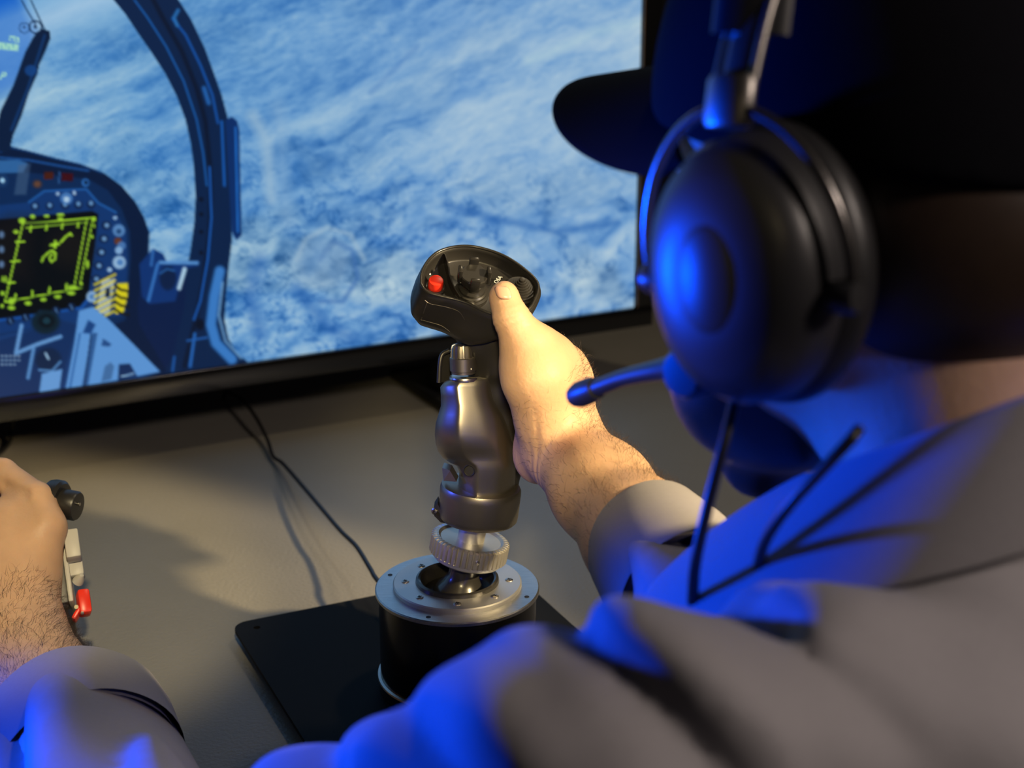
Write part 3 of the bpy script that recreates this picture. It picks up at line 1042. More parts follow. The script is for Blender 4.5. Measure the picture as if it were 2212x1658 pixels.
# knurled ring with real teeth
nT = 44
V, Fc = [], []
prof = []
for k in range(nT):
    for j, (da, rr) in enumerate(((0.0, 0.0262), (0.22, 0.0266), (0.55, 0.0266), (0.66, 0.0260), (0.74, 0.0246), (0.92, 0.0246))):
        prof.append((2 * math.pi * (k + da) / nT, rr))
n = len(prof)
rings = []
zt = ring_z + 0.0125
for z, dr in ((ring_z, -0.0016), (ring_z + 0.0006, 0), (zt - 0.0010, 0), (zt, -0.0014)):
    rings.append(np.array([[(r + dr) * math.cos(a), (r + dr) * math.sin(a), z] for a, r in prof]) @ RA.T + piv)
rings.append(np.array([[0.0222 * math.cos(a), 0.0222 * math.sin(a), zt + 0.0002] for a, r in prof]) @ RA.T + piv)
rings.append(np.array([[0.0205 * math.cos(a), 0.0205 * math.sin(a), zt - 0.0012] for a, r in prof]) @ RA.T + piv)
rings.append(np.array([[0.0090 * math.cos(a), 0.0090 * math.sin(a), zt - 0.0012] for a, r in prof]) @ RA.T + piv)
loft('knurled_collar', rings, M['knurl'], js, True, True, 30)
ps = np.array([0.0263 * math.cos(-1.35), 0.0263 * math.sin(-1.35), ring_z + 0.0062])
lathe('set_screw', [(0, -0.001), (0.0017, -0.001), (0.0017, 0.0004), (0.0011, 0.0006), (0.0011, -0.0004), (0, -0.0004)], M['steel'], js, piv + RA @ ps, basis(RA @ np.array([ps[0], ps[1], 0])), n=16)
lathe('stem', [(0, zt - 0.004), (0.0090, zt - 0.004), (0.0092, zt + 0.004), (0.0086, zt + 0.010), (0.0086, zt + 0.020), (0, zt + 0.020)], M['alu_satin'], js, piv, RA, n=48)

# ---- grip: lower sleeve band (slightly oval), leaning
GY = 0.918


def gpt(px, py, dy=0.0):
    return at(px, py, GY + dy)


bl, br_ = gpt(947, 1117), gpt(1118, 1128)
tl, tr = gpt(955, 1033), gpt(1123, 1062)
cb_, ct = (bl + br_) / 2, (tl + tr) / 2
wb, wt = np.linalg.norm(br_ - bl) / 2, np.linalg.norm(tr - tl) / 2
GAX = ct - cb_
GH = np.linalg.norm(GAX)
RG = basis(GAX, br_ - bl)
prof = [(0, 0), (0.70, 0.0), (0.93, 0.0006), (0.985, 0.0022), (1.0, 0.005), (1.02, GH - 0.005), (1.015, GH - 0.0018), (0.985, GH), (0.93, GH + 0.0004), (0.6, GH), (0, GH)]
gb = lathe('grip_sleeve', [(r * wb, z) for r, z in prof], M['grip_metal'], js, cb_, RG, n=72, sy=0.92)

# ---- grip body: a soft angular bulge plus the stalk behind it
rows_ = [(814, 984, 1058), (817, 972, 1064), (824, 958, 1066), (836, 949, 1067), (856, 950, 1071), (876, 950, 1080), (895, 944, 1092), (914, 938, 1100), (938, 936, 1107), (958, 938, 1112),
         (974, 943, 1115), (988, 953, 1117), (998, 968, 1118), (1006, 984, 1118), (1018, 990, 1117), (1034, 988, 1116), (1052, 988, 1115), (1066, 990, 1113), (1082, 994, 1108)]
sec = np.array([(0.0, 0.004), (0.05, -0.010), (0.28, -0.0200), (0.38, -0.0205), (0.82, -0.0155), (1.0, 0.000), (0.95, 0.014), (0.6, 0.020), (0.15, 0.018)])
for _ in range(3):                                           # round the corners of the section
    nx = np.roll(sec, -1, axis=0)
    sec = np.stack([0.75 * sec + 0.25 * nx, 0.25 * sec + 0.75 * nx], 1).reshape(-1, 2)
rg = []
for i_, (yy, xl, xr) in enumerate(rows_):
    dsc = float(np.interp(yy, [814, 824, 850, 900, 945, 965, 990], [0.42, 0.58, 0.70, 0.92, 1.08, 1.05, 0.92]))
    rg.append(np.array([gpt(xl + (xr - xl) * u_ + 0.0 * d_, yy, d_ * dsc * 1.05) for u_, d_ in sec]))
gbody = loft('grip_body', rg, M['grip_metal'], js, True, True, 50)
tag(gbody, 'satin dark metal lower body of the grip')
g = Solid()
g.chain([gpt(1030, 672, 0.012), gpt(1052, 730, 0.012), gpt(1066, 790, 0.012), gpt(1078, 850, 0.012), gpt(1092, 905, 0.012), gpt(1098, 945, 0.012), gpt(1092, 1000, 0.012), gpt(1088, 1052, 0.01)],
        [0.0160, 0.0145, 0.0150, 0.0145, 0.0125, 0.0105, 0.0100, 0.0100], 0.008)
g.cap(gpt(1000, 670, 0.008), gpt(1040, 735, 0.004), 0.013, 0.011, 0.012)
g.cap(gpt(1015, 660, -0.012), gpt(1062, 730, -0.004), 0.0045, 0.0050, 0.006)
g.cap(gpt(1062, 730, -0.004), gpt(1072, 800, -0.002), 0.0050, 0.0050, 0.006)
gs_ = solid_mesh('grip_stalk', g, 0.0012, M['grip'], js, 4, 2)
tag(gs_, 'matt black handle of the grip')
# left flank plate, guard and knob
guard = [gpt(948, 826, 0.006), gpt(950, 790, 0.008), gpt(955, 766, 0.010), gpt(970, 757, 0.012)]
tube('knob_guard', guard, 0.0016, M['grip'], js, 8, 6)
pg = [gpt(948, 826, 0.008), gpt(956, 768, 0.012), gpt(974, 757, 0.016), gpt(976, 822, 0.014)]
o_ = np.array([0, 0.0022, 0])
loft('knob_guard_plate', [np.array(pg), np.array(pg) + o_], M['grip'], js)
kc, kt = gpt(1001, 812, -0.003), gpt(999, 742, -0.001)
kax = kt - kc
KH = np.linalg.norm(kax)
RK = basis(kax, (1, 0, 0))
lathe('knob_washer', [(0, 0), (0.0100, 0), (0.0102, 0.0012), (0.0098, 0.0022), (0, 0.0022)], M['steel'], js, gpt(1004, 819, -0.003), RK, n=40)
kb = lathe('adjust_knob', [(0, 0.002), (0.0078, 0.002), (0.0078, 0.0035), (0.0086, 0.004), (0.0086, KH * 0.58), (0.0080, KH * 0.60), (0, KH * 0.60)], M['grip_metal'], js, kc, RK, n=40)
nT = 14
prof = []
for k in range(nT):
    for da, rr in ((0.0, 0.0078), (0.55, 0.0078), (0.62, 0.0066), (0.93, 0.0066)):
        prof.append((2 * math.pi * (k + da) / nT, rr))
mk = lambda f, z: np.array([[r * f * math.cos(a), r * f * math.sin(a), z] for a, r in prof]) @ RK.T + kc
loft('knob_crown', [mk(1.03, KH * 0.59), mk(0.98, KH * 0.86), mk(0.88, KH * 0.97), mk(0.6, KH * 1.0)], M['grip_metal'], kb, False, True, 30)
lathe('index_dot', [(0, -0.0002), (0.0006, -0.0002), (0.0006, 0.0002), (0, 0.0002)], M['white_print'], kb, kc + RK @ np.array([0.0086 * math.cos(-0.9), 0.0086 * math.sin(-0.9), KH * 0.28]), basis(RK @ np.array([math.cos(-0.9), math.sin(-0.9), 0])), n=10)
# release lever below the sleeve, with its screw
lv = [gpt(937, 1098, -0.004), gpt(945, 1086, -0.004), gpt(956, 1112, -0.008), gpt(995, 1122, -0.010), gpt(994, 1134, -0.008), gpt(952, 1128, -0.006), gpt(938, 1114, -0.004)]
loft('release_lever', [np.array(lv), np.array(lv) + [0, 0.012, 0]], M['grip'], js, auto=30)
screw('lever_screw', gpt(938, 1104, -0.005), 0.0022, M['steel'], js, basis((-0.5, -0.85, 0.1)))
# upper lip on the left of the sleeve and the little screw pocket
lp = [gpt(955, 1010, -0.002), gpt(972, 1016, -0.010), gpt(986, 1040, -0.015), gpt(958, 1038, -0.006)]
loft('sleeve_lip', [np.array(lp), np.array(lp) + [0.001, 0.010, 0]], M['grip_metal'], js, auto=30)
pk = gpt(1014, 1016, -0.0215)
lathe('screw_pocket', [(0, 0.0), (0.0030, 0.0), (0.0036, 0.0006), (0.0040, 0.0)], M['rubber'], js, pk, basis((-0.25, -0.95, 0.1)), n=20)

# ---- grip head: a deep pan with a raised rim, facing up and to the viewer
HC = gpt(1030, 603, -0.004)
lean_a = math.radians(9)
hx = np.array([math.cos(lean_a), 0.0, -math.sin(lean_a)])
tl_ = math.radians(33)
hn0 = np.array([0, -math.sin(tl_), math.cos(tl_)])
hn = hn0 - hx * hn0.dot(hx)
hn /= np.linalg.norm(hn)
hy = np.cross(hn, hx)                                   # towards the back
RH = np.stack([hx, hy, hn], axis=1)


def face2(px, py, n=0.0):
    """point of the head's face plane (offset n) in viewing direction"""
    r = ray(px, py)
    o = np.array([0, 0, CAMZ])
    t = (HC + hn * n - o).dot(hn) / r.dot(hn)
    q = (o + r * t - HC) @ RH
    return q[:2]


rim = [(904, 616), (906, 589), (919, 564), (941, 544), (973, 533), (1008, 530), (1042, 535), (1080, 547), (1112, 564), (1141, 586), (1163, 608), (1168, 628), (1160, 652),
       (1147, 672), (1120, 686), (1085, 690), (1045, 678), (1010, 662), (980, 652), (945, 643), (918, 634)]
R2 = np.array([face2(*p) for p in rim])
# resample smoothly
cl = np.vstack([R2[-1:], R2, R2[:2]])
pts_ = []
for i in range(1, len(cl) - 2):
    for k in range(5):
        t = k / 5
        a, b_, c_, d_ = cl[i - 1], cl[i], cl[i + 1], cl[i + 2]
        pts_.append(0.5 * (2 * b_ + (c_ - a) * t + (2 * a - 5 * b_ + 4 * c_ - d_) * t * t + (3 * b_ - a - 3 * c_ + d_) * t ** 3))
R2 = np.array(pts_)
cen = R2.mean(axis=0)


def hring(scale, n, shift=(0, 0)):
    q = cen + (R2 - cen) * scale + np.asarray(shift)
    return HC + q[:, :1] * hx + q[:, 1:] * hy + hn * n


def hringx(scale, n, fx, shift=(0, 0)):
    q = cen + (R2 - cen) * scale + np.asarray(shift)
    x0 = q[:, 0].min()
    q[:, 0] = x0 + (q[:, 0] - x0) * fx
    return HC + q[:, :1] * hx + q[:, 1:] * hy + hn * n


def inset(d, n):
    q = R2 - cen
    ln = np.linalg.norm(q, axis=1, keepdims=True)
    q = cen + q * (1 - d / ln)
    return HC + q[:, :1] * hx + q[:, 1:] * hy + hn * n


FLOOR_N = -0.0085
seq = [inset(0.0062, FLOOR_N), inset(0.0050, FLOOR_N + 0.001), inset(0.0034, -0.0015), inset(0.0026, 0.0006), inset(0.0014, 0.0012), inset(0.0004, 0.0004),
       inset(-0.0006, -0.003), hringx(1.045, -0.010, 0.97, (-0.0005, 0.000)), hringx(1.055, -0.017, 0.91, (-0.0012, -0.001)), hringx(1.03, -0.024, 0.81, (-0.0015, -0.001)),
       hringx(0.95, -0.030, 0.72, (-0.0012, -0.0005)), hringx(0.78, -0.0345, 0.66), hringx(0.5, -0.036, 0.66)]
hd = loft('grip_head', seq, M['grip'], js, True, True, 50)
tag(hd, 'black oval head of the stick with thumb switches')


def hp3(px, py, n=0.0):
    q = face2(px, py, n)
    return HC + q[0] * hx + q[1] * hy + hn * n


F0 = FLOOR_N
rimc = inset(0.0016, 0.0011)
tube('face_rim', list(rimc[::3]) + [rimc[0]], 0.0010, M['gloss'], hd, 8, 3)
# dividing fin between the red button and the hat
fin = [hp3(950, 556, F0), hp3(959, 568, F0), hp3(966, 590, F0), hp3(970, 612, F0), hp3(980, 634, F0), hp3(993, 650, F0)]
fin = catmull(fin, 5)
ft = np.linspace(0, 1, len(fin))
top = fin + hn * (0.0086 * np.minimum(1, 0.55 + 2.2 * ft[:, None]) - 0.0045 * ft[:, None] ** 2)
side = np.array(hx) * 0.0007
ringsf = [np.array([fin[i] - side, fin[i] + side, top[i] + side * 0.6, top[i] - side * 0.6]) for i in range(len(fin))]
loft('switch_divider', ringsf, M['grip'], hd, auto=30)
# red button
rb = hp3(940, 622, F0)
Rb = RH @ np.eye(3)
lathe('button_collar', [(0, 0), (0.0066, 0), (0.0068, 0.0014), (0.0060, 0.0022), (0.0052, 0.0020), (0.0050, 0.0012), (0, 0.0012)], M['gloss'], hd, rb, RH, n=36)
lathe('red_button', [(0, 0.001), (0.0047, 0.001), (0.0048, 0.0066), (0.0044, 0.0074), (0.0035, 0.0077), (0, 0.0078)], M['red'], hd, rb, RH, n=36)
screw('face_screw', hp3(925, 590, F0 + 0.0005), 0.0021, M['steel'], hd, RH, 0.0012)
# crown hat switch
hb = hp3(1018, 634, F0)
lathe('hat_base', [(0, 0), (0.0110, 0), (0.0112, 0.0016), (0.0098, 0.0022), (0.0097, 0.0040), (0.0086, 0.0046), (0.0084, 0.0062), (0.0060, 0.0070), (0.0052, 0.0105), (0, 0.0105)], M['gloss'], hd, hb, RH, n=44)
hs = lathe('hat_crown', [(0, 0.0095), (0.0056, 0.0098), (0.0080, 0.0118), (0.0090, 0.0140), (0.0090, 0.0180), (0.0084, 0.0187), (0, 0.0187)], M['gloss'], hd, hb, RH, n=10, auto=25)
for k in range(4):
    a = 2 * math.pi * k / 4 + 1.72
    d_ = RH @ np.array([math.cos(a), math.sin(a), 0])
    box('hat_prong', (0.0028, 0.0062, 0.0110), M['gloss'], hs, hb + d_ * 0.0090 + hn * 0.0178, RH @ R_yaw(a), 0.0008)
screw('hat_grub_screw', hb + RH @ np.array([0.002, -0.0088, 0.0130]), 0.0007, M['steel'], hd, basis(RH @ np.array([0.2, -1, 0.2])))
# ribbed cone hat on the right
cb2 = hp3(1122, 634, F0)
prof = [(0, 0), (0.0112, 0), (0.0114, 0.0030), (0.0106, 0.0040)]
nst = 8
for k in range(nst):
    r0 = 0.0104 - 0.0093 * (k / nst) ** 0.92
    r1 = 0.0104 - 0.0093 * ((k + 1) / nst) ** 0.92
    z0_ = 0.0046 + 0.0092 * (k / nst) ** 1.15
    z1_ = 0.0046 + 0.0092 * ((k + 1) / nst) ** 1.15
    prof += [(r0, z0_), (r0 - 0.0002, z0_ + (z1_ - z0_) * 0.72), (r0 - (r0 - r1) * 0.3, z1_)]
prof.append((0, 0.0142))
lathe('cone_hat', prof, M['grip'], hd, cb2, RH, n=48, auto=20)
# small printed legends
for (tx, px_, py_, rot) in (('OSA', 1076, 604, 1.15), ('OSA', 1149, 636, 1.1)):
    cu = bpy.data.curves.new('legend', 'FONT')
    cu.body = tx
    cu.size = 0.0038
    cu.extrude = 0.00008
    cu.align_x = 'CENTER'
    cu.align_y = 'CENTER'
    tmp = bpy.data.objects.new('legend', cu)
    me = bpy.data.meshes.new_from_object(tmp)
    bpy.data.objects.remove(tmp)
    MM = Matrix((RH @ R_yaw(rot)).tolist()).to_4x4()
    MM.translation = Vector([float(q) for q in hp3(px_, py_, F0 + 0.004)])
    me.transform(MM)
    me.materials.append(M['white_print'])
    link(bpy.data.objects.new('legend', me), hd)
# seam lines on the head's flank: thin raised strips laid along the shell
def flank(px, py):
    return march_mesh(hd, px, py)


from mathutils.bvhtree import BVHTree


def march_mesh(o, px, py, off=0.0):
    bv = BVHTree.FromPolygons([v_.co for v_ in o.data.vertices], [p_.vertices for p_ in o.data.polygons])
    r = Vector([float(q) for q in ray(px, py)]).normalized()
    loc, nor, _, _ = bv.ray_cast(Vector((0, 0, CAMZ)), r)
    if loc is None:
        return None
    return np.array(loc) + np.array(nor) * off


for sp_ in ([(918, 648), (930, 656), (960, 662), (990, 672), (1004, 690)], [(908, 690), (930, 696), (955, 704), (972, 716)], [(922, 655), (916, 672), (910, 690)]):
    P_ = [march_mesh(hd, *q, off=0.00005) for q in sp_]
    P_ = [q for q in P_ if q is not None]
    if len(P_) > 2:
        tube('seam_line', P_, 0.00022, M['grip_metal'], hd, 6, 5)

# ================================================================ cables
cp_ = [(onz(816, 1262, 0.030)), onz(800, 1228, 0.030), onz(770, 1180, 0.028), onz(735, 1145, 0.026), onz(690, 1092, 0.022), onz(650, 1045, 0.016), onz(610, 1000, 0.008), onz(590, 985, 0.005),
       onz(578, 950, 0.008), onz(555, 905, 0.014), onz(530, 870, 0.016), onz(505, 852, 0.014), onz(488, 846, 0.010), onz(482, 862, 0.0045)]
cp_[0] = BC + [-0.030, 0.044, 0.034]
cp_.insert(1, onz(818, 1256, 0.032))
cb1 = tube('joystick_cable', cp_, 0.0019, M['cable'], None, 10, 8)
tag(cb1, 'thin black cable snaking from the joystick base towards the television', 'cable')
cp_ = [onz(30, 905, 0.03), onz(26, 925, 0.012), onz(22, 950, 0.004), onz(4, 975, 0.0025), onz(-40, 1000, 0.0025), onz(-120, 1010, 0.0025)]
cb2_ = tube('television_cable', cp_, 0.0022, M['cable'], None, 10, 8)
tag(cb2_, 'black cable lying on the desk under the left end of the television', 'cable')


# ================================================================ person
FACE_A = math.radians(42)
hf = np.array([-math.sin(FACE_A), math.cos(FACE_A), 0.0])      # where the head looks
hl = np.array([-math.cos(FACE_A), -math.sin(FACE_A), 0.0])     # the head's left
pit = math.radians(6)
hfp = hf * math.cos(pit) - UP * math.sin(pit)
hup = UP * math.cos(pit) + hf * math.sin(pit)
RHD = np.stack([hfp, hl, hup], axis=1)                         # columns: forward, left, up
HCn = np.array([0.1535, 0.608, 0.425])


def hd_(f, l, u):
    return HCn + RHD @ np.array([f, l, u])


bfa = math.radians(40)
bf = np.array([-math.sin(bfa), math.cos(bfa), 0.0])
blf = np.array([-math.cos(bfa), -math.sin(bfa), 0.0])
RBD = np.stack([bf, blf, UP], axis=1)
NB = np.array([0.198, 0.562, 0.262])
LS = np.array([0.045, 0.430, 0.232])
RS = np.array([0.335, 0.680, 0.240])
LE = np.array([-0.165, 0.575, 0.078])
RE = at(1550, 1420, 0.665)
RW = at(1218, 965, 0.885)
RC = at(1388, 1165, 0.775)
LW = at(46, 1385, 0.870)

ps_ = thing('person', (0.27, 0.50, -0.27), 'seated person in a grey shirt and dark cap gripping a joystick and throttle', 'person')

b = Solid()
# head
b.ell(hd_(-0.008, 0, 0.022), (0.097, 0.077, 0.098), RHD, 0.02)
b.ell(hd_(0.034, 0, -0.040), (0.064, 0.061, 0.082), RHD, 0.02)
b.cap(hd_(0.064, 0, -0.104), hd_(0.070, 0, -0.112), 0.024, 0.022, 0.02)
b.cap(hd_(0.055, 0.030, -0.095), hd_(-0.005, 0.056, -0.055), 0.020, 0.018, 0.02)
b.cap(hd_(0.055, -0.030, -0.095), hd_(-0.005, -0.056, -0.055), 0.020, 0.018, 0.02)
b.cap(hd_(0.092, 0, -0.002), hd_(0.113, 0, -0.036), 0.0080, 0.0105, 0.012)
b.ell(hd_(0.104, 0.012, -0.040), (0.010, 0.008, 0.008), RHD, 0.008)
b.ell(hd_(0.104, -0.012, -0.040), (0.010, 0.008, 0.008), RHD, 0.008)
b.cap(hd_(0.088, 0.036, 0.014), hd_(0.094, 0.012, 0.010), 0.010, 0.010, 0.014)
b.cap(hd_(0.088, -0.036, 0.014), hd_(0.094, -0.012, 0.010), 0.010, 0.010, 0.014)
b.ell(hd_(0.088, 0.031, -0.006), (0.012, 0.013, 0.008), RHD, 0.006, True)
b.ell(hd_(0.088, -0.031, -0.006), (0.012, 0.013, 0.008), RHD, 0.006, True)
b.cap(hd_(0.092, 0.020, -0.070), hd_(0.092, -0.020, -0.070), 0.0090, 0.0090, 0.01)
b.cap(hd_(0.090, 0.018, -0.080), hd_(0.090, -0.018, -0.080), 0.0090, 0.0090, 0.01)
b.cap(hd_(0.104, 0.024, -0.0755), hd_(0.104, -0.024, -0.0755), 0.0028, 0.0028, 0.004, True)
for s in (1, -1):
    b.ell(hd_(-0.004, s * 0.078, -0.012), (0.017, 0.006, 0.030), RHD, 0.008)
# neck and trunk (inside the shirt)
b.cap(hd_(-0.030, 0, -0.060), NB, 0.055, 0.058, 0.03)
b.cap(NB + [0, 0, -0.03], LS + [0.01, 0.01, -0.02], 0.036, 0.030, 0.02)
b.cap(NB + [0, 0, -0.03], RS + [0, 0, -0.02], 0.036, 0.030, 0.02)
b.ell((0.205, 0.555, 0.08), (0.075, 0.120, 0.16), RBD, 0.03)
b.cap((0.215, 0.545, 0.0), (0.27, 0.49, -0.22), 0.09, 0.10, 0.04)
# right arm
b.chain([RS + [0, 0, -0.02], RE, RC, at(1300, 1060, 0.832), RW], [0.034, 0.033, 0.0325, 0.0295, 0.0255], 0.012)
# right hand: heel, palm, thenar, thumb
b.cap(RW, at(1210, 800, 0.945), 0.0245, 0.0170, 0.012)
b.cap(at(1200, 930, 0.915), at(1205, 850, 0.950), 0.0220, 0.0170, 0.010)
b.ell(at(1162, 978, 0.900), (0.0165, 0.0170, 0.0205), None, 0.009)
b.cap(at(1182, 905, 0.872), at(1158, 815, 0.868), 0.0190, 0.0195, 0.010)
b.cap(at(1158, 815, 0.868), at(1137, 748, 0.872), 0.0195, 0.0135, 0.008)
b.cap(at(1137, 748, 0.872), at(1103, 684, 0.874), 0.0122, 0.0108, 0.004)
b.cap(at(1103, 684, 0.874), at(1088, 640, 0.880), 0.0106, 0.0088, 0.003)
b.ell(at(1090, 646, 0.8795), (0.0088, 0.0085, 0.0108), None, 0.003)
b.cap(at(1152, 765, 0.886), at(1202, 812, 0.925), 0.0140, 0.0170, 0.025)
b.cap(at(1182, 800, 0.893), at(1190, 880, 0.890), 0.0195, 0.0200, 0.020)
for q in ([(1205, 792, 0.950, 0.0125), (1140, 765, 0.985, 0.0100), (1075, 768, 0.984, 0.0086), (1040, 778, 0.966, 0.0078)],
          [(1208, 832, 0.958, 0.0125), (1142, 838, 0.990, 0.0100), (1080, 846, 0.986, 0.0088), (1052, 856, 0.968, 0.0080)],
          [(1204, 880, 0.958, 0.0120), (1146, 896, 0.988, 0.0095), (1090, 906, 0.984, 0.0084), (1064, 912, 0.966, 0.0076)],
          [(1196, 925, 0.950, 0.0110), (1150, 950, 0.976, 0.0086), (1108, 960, 0.974, 0.0076), (1086, 964, 0.962, 0.0068)]):
    b.chain([at(x, y, Y) for x, y, Y, r in q], [r for *_, r in q], 0.003)
# creases: under the thumb pad, across the wrist
for dx, dy in ((0, 0), (3, 9), (7, 18)):
    b.cap(at(1085 + dx, 672 + dy, 0.8615), at(1116 + dx, 664 + dy, 0.8615), 0.0007, 0.0007, 0.0016, True)
# left arm and hand
b.chain([LS + [0.01, 0.01, -0.02], LE, at(120, 1540, 0.80), LW], [0.032, 0.036, 0.0370, 0.0285], 0.012)
b.cap(LW, at(24, 1165, 0.945), 0.0270, 0.0300, 0.014)
b.cap(at(20, 1260, 0.93), at(-40, 1180, 0.965), 0.0300, 0.0200, 0.014)
b.cap(at(58, 1262, 0.915), at(96, 1140, 0.935), 0.0170, 0.0140, 0.012)
b.cap(at(98, 1140, 0.935), at(78, 1082, 0.950), 0.0135, 0.0130, 0.006)
b.cap(at(78, 1082, 0.950), at(4, 1022, 0.975), 0.0125, 0.0105, 0.004)
b.cap(at(4, 1022, 0.975), at(-40, 1010, 0.985), 0.0105, 0.0085, 0.003)
for i, (yy, ln) in enumerate(((1085, 1.0), (1125, 1.06), (1170, 1.0), (1215, 0.85))):
    k0 = at(-15 - 8 * i, yy + 10, 0.975)
    k1 = k0 + np.array([-0.034, 0.030, -0.006]) * ln
    k2 = k1 + np.array([-0.006, 0.028, -0.012]) * ln
    k3 = k2 + np.array([0.020, 0.012, -0.004]) * ln
    b.chain([k0, k1, k2, k3], [0.0130, 0.0102, 0.0090, 0.0080], 0.004)
b.chain([at(72, 1120, 0.921), at(45, 1062, 0.940), at(5, 1048, 0.955)], [0.0012, 0.0030, 0.0030], 0.006, True)
body = solid_mesh('body', b, 0.0015, M['skin'], ps_, 5, 2)
tag(body, 'fair skin of head, arms and hands')
# skin folds over the thumb joint and at the wrist
nv = len(body.data.vertices)
vc = np.zeros(nv * 3, np.float32)
vn = np.zeros(nv * 3, np.float32)
body.data.vertices.foreach_get('co', vc)
body.data.vertices.foreach_get('normal', vn)
vc, vn = vc.reshape(-1, 3).astype(float), vn.reshape(-1, 3).astype(float)
for cpt, ax_, sig, lam, am, rad_ in ((at(1104, 690, 0.864), at(1088, 640, 0.880) - at(1137, 748, 0.872), 0.0065, 0.0042, 0.00038, 0.016),
                                     (at(1200, 1000, 0.862), RW - RC, 0.0070, 0.0075, 0.00050, 0.035)):
    ax_ = ax_ / np.linalg.norm(ax_)
    rel = vc - cpt
    s_ = rel @ ax_
    w_ = np.exp(-(s_ / sig) ** 2) * np.clip(1 - np.linalg.norm(rel, axis=1) / (rad_ * 1.4), 0, 1) ** 0.5
    vc += vn * (am * w_ * (np.abs(np.sin(math.pi * s_ / lam + 0.4 * np.sin(rel[:, 0] * 300))) * 2 - 1.2))[:, None]
body.data.vertices.foreach_set('co', vc.astype(np.float32).ravel())
body.data.update()

# thumb nail
bvh = BVHTree.FromPolygons([v_.co for v_ in body.data.vertices], [p_.vertices for p_ in body.data.polygons])


def skin_at(px, py, off=0.0):
    r = Vector([float(q) for q in ray(px, py)]).normalized()
    loc, nor, _, _ = bvh.ray_cast(Vector((0, 0, CAMZ)), r)
    return None if loc is None else np.array(loc) + np.array(nor) * off


rows = []
for v_ in np.linspace(0, 1, 9):
    row = []
    for u_ in np.linspace(-1, 1, 9):
        half = 16.5 * math.sqrt(max(0.05, 1 - abs(2 * v_ - 1) ** 4 * 0.75))
        cx, cy = 1083 + 9 * v_, 619 + 27 * v_
        edge_ = 1 - max(abs(u_) ** 4, abs(2 * v_ - 1) ** 6)
        p = skin_at(cx + half * u_ * 0.96, cy - half * u_ * -0.06, 0.00035 + 0.0005 * edge_)
        row.append(p)
    rows.append(row)
if all(p is not None for r_ in rows for p in r_):
    G = np.array(rows)
    n9 = 9
    Fc = [(i * n9 + j, i * n9 + j + 1, (i + 1) * n9 + j + 1, (i + 1) * n9 + j) for i in range(8) for j in range(8)]
    o = mesh('thumb_nail', G.reshape(-1, 3), Fc, M['nail'], ps_)
    sm = o.modifiers.new('thick', 'SOLIDIFY')
    sm.thickness = 0.0004
    sm.offset = -1

# ---- hair on forearms and the backs of the hands: short thin tapering strands
def strands(name, samples, length, rad, curl, parent, mat, lean):
    V, Fc = [], []
    for loc, nor in samples:
        L = length * random.uniform(0.5, 1.25)
        d = nor * random.uniform(0.45, 0.9) + lean * random.uniform(0.5, 1.2) + np.array([random.gauss(0, 0.3) for _ in range(3)])
        d /= np.linalg.norm(d)
        s = np.cross(d, nor)
        s /= np.linalg.norm(s) + 1e-9
        w = np.cross(s, d)
        p = loc - nor * 0.0004
        base = len(V)
        c1 = random.uniform(-curl, curl)
        for i in range(4):
            t = i / 3
            q = p + d * L * t + nor * (-L * 0.35 * t * t) + s * c1 * L * t * t
            r = rad * (1 - 0.8 * t)
            V += [q + s * r, q - s * 0.5 * r + w * 0.87 * r, q - s * 0.5 * r - w * 0.87 * r]
        for i in range(3):
            for k in range(3):
                k2 = (k + 1) % 3
                Fc.append((base + 3 * i + k, base + 3 * i + k2, base + 3 * i + 3 + k2, base + 3 * i + 3 + k))
    o = mesh(name, np.array(V), np.array(Fc), mat, parent)
    o['kind'] = 'stuff'
    return o


bn = len(body.data.polygons)
cent = np.zeros(bn * 3, np.float32)
nrm = np.zeros(bn * 3, np.float32)
body.data.polygons.foreach_get('center', cent)
body.data.polygons.foreach_get('normal', nrm)
cent, nrm = cent.reshape(-1, 3).astype(float), nrm.reshape(-1, 3).astype(float)


def pick(a, bb, r, side, thr, count, tmin=0.0, tmax=1.0):
    ab = bb - a
    t = (cent - a) @ ab / ab.dot(ab)
    dd_ = np.linalg.norm(cent - a - np.clip(t, 0, 1)[:, None] * ab, axis=1)
    m_ = (t > tmin) & (t < tmax) & (dd_ < r) & (nrm @ side > thr)
    ids = np.nonzero(m_)[0]
    if len(ids) == 0:
        return []
    ids = rng.choice(ids, min(count, len(ids)), replace=False)
    return [(cent[i], nrm[i]) for i in ids]


sd = np.array([0.75, 0.45, 0.45])
sd /= np.linalg.norm(sd)
fw = (RW - RC) / np.linalg.norm(RW - RC)
smp = pick(RC, RW, 0.06, sd, 0.35, 1500, -0.1, 1.0) + pick(RC, RW, 0.06, np.array([-0.3, -0.6, 0.75]), 0.25, 520, -0.1, 1.0)
strands('forearm_hair', smp, 0.0095, 0.00007, 0.7, ps_, M['hair'], fw * 0.5 + sd * 0.2)
smp = pick(RW, at(1210, 800, 0.945), 0.05, np.array([0.95, 0.15, 0.25]), 0.55, 420, 0.30, 1.1)
strands('hand_hair', smp, 0.0080, 0.00011, 0.7, ps_, M['hair'], fw * 0.5)
lw_ = (LW - LE) / np.linalg.norm(LW - LE)
smp = pick(at(120, 1520, 0.80), at(40, 1300, 0.90), 0.07, np.array([0.3, -0.5, 0.8]), 0.1, 2000, -0.1, 0.95)
strands('forearm_hair', smp, 0.0100, 0.00009, 0.7, ps_, M['hair'], lw_ * 0.4 + np.array([0.4, 0, 0]))

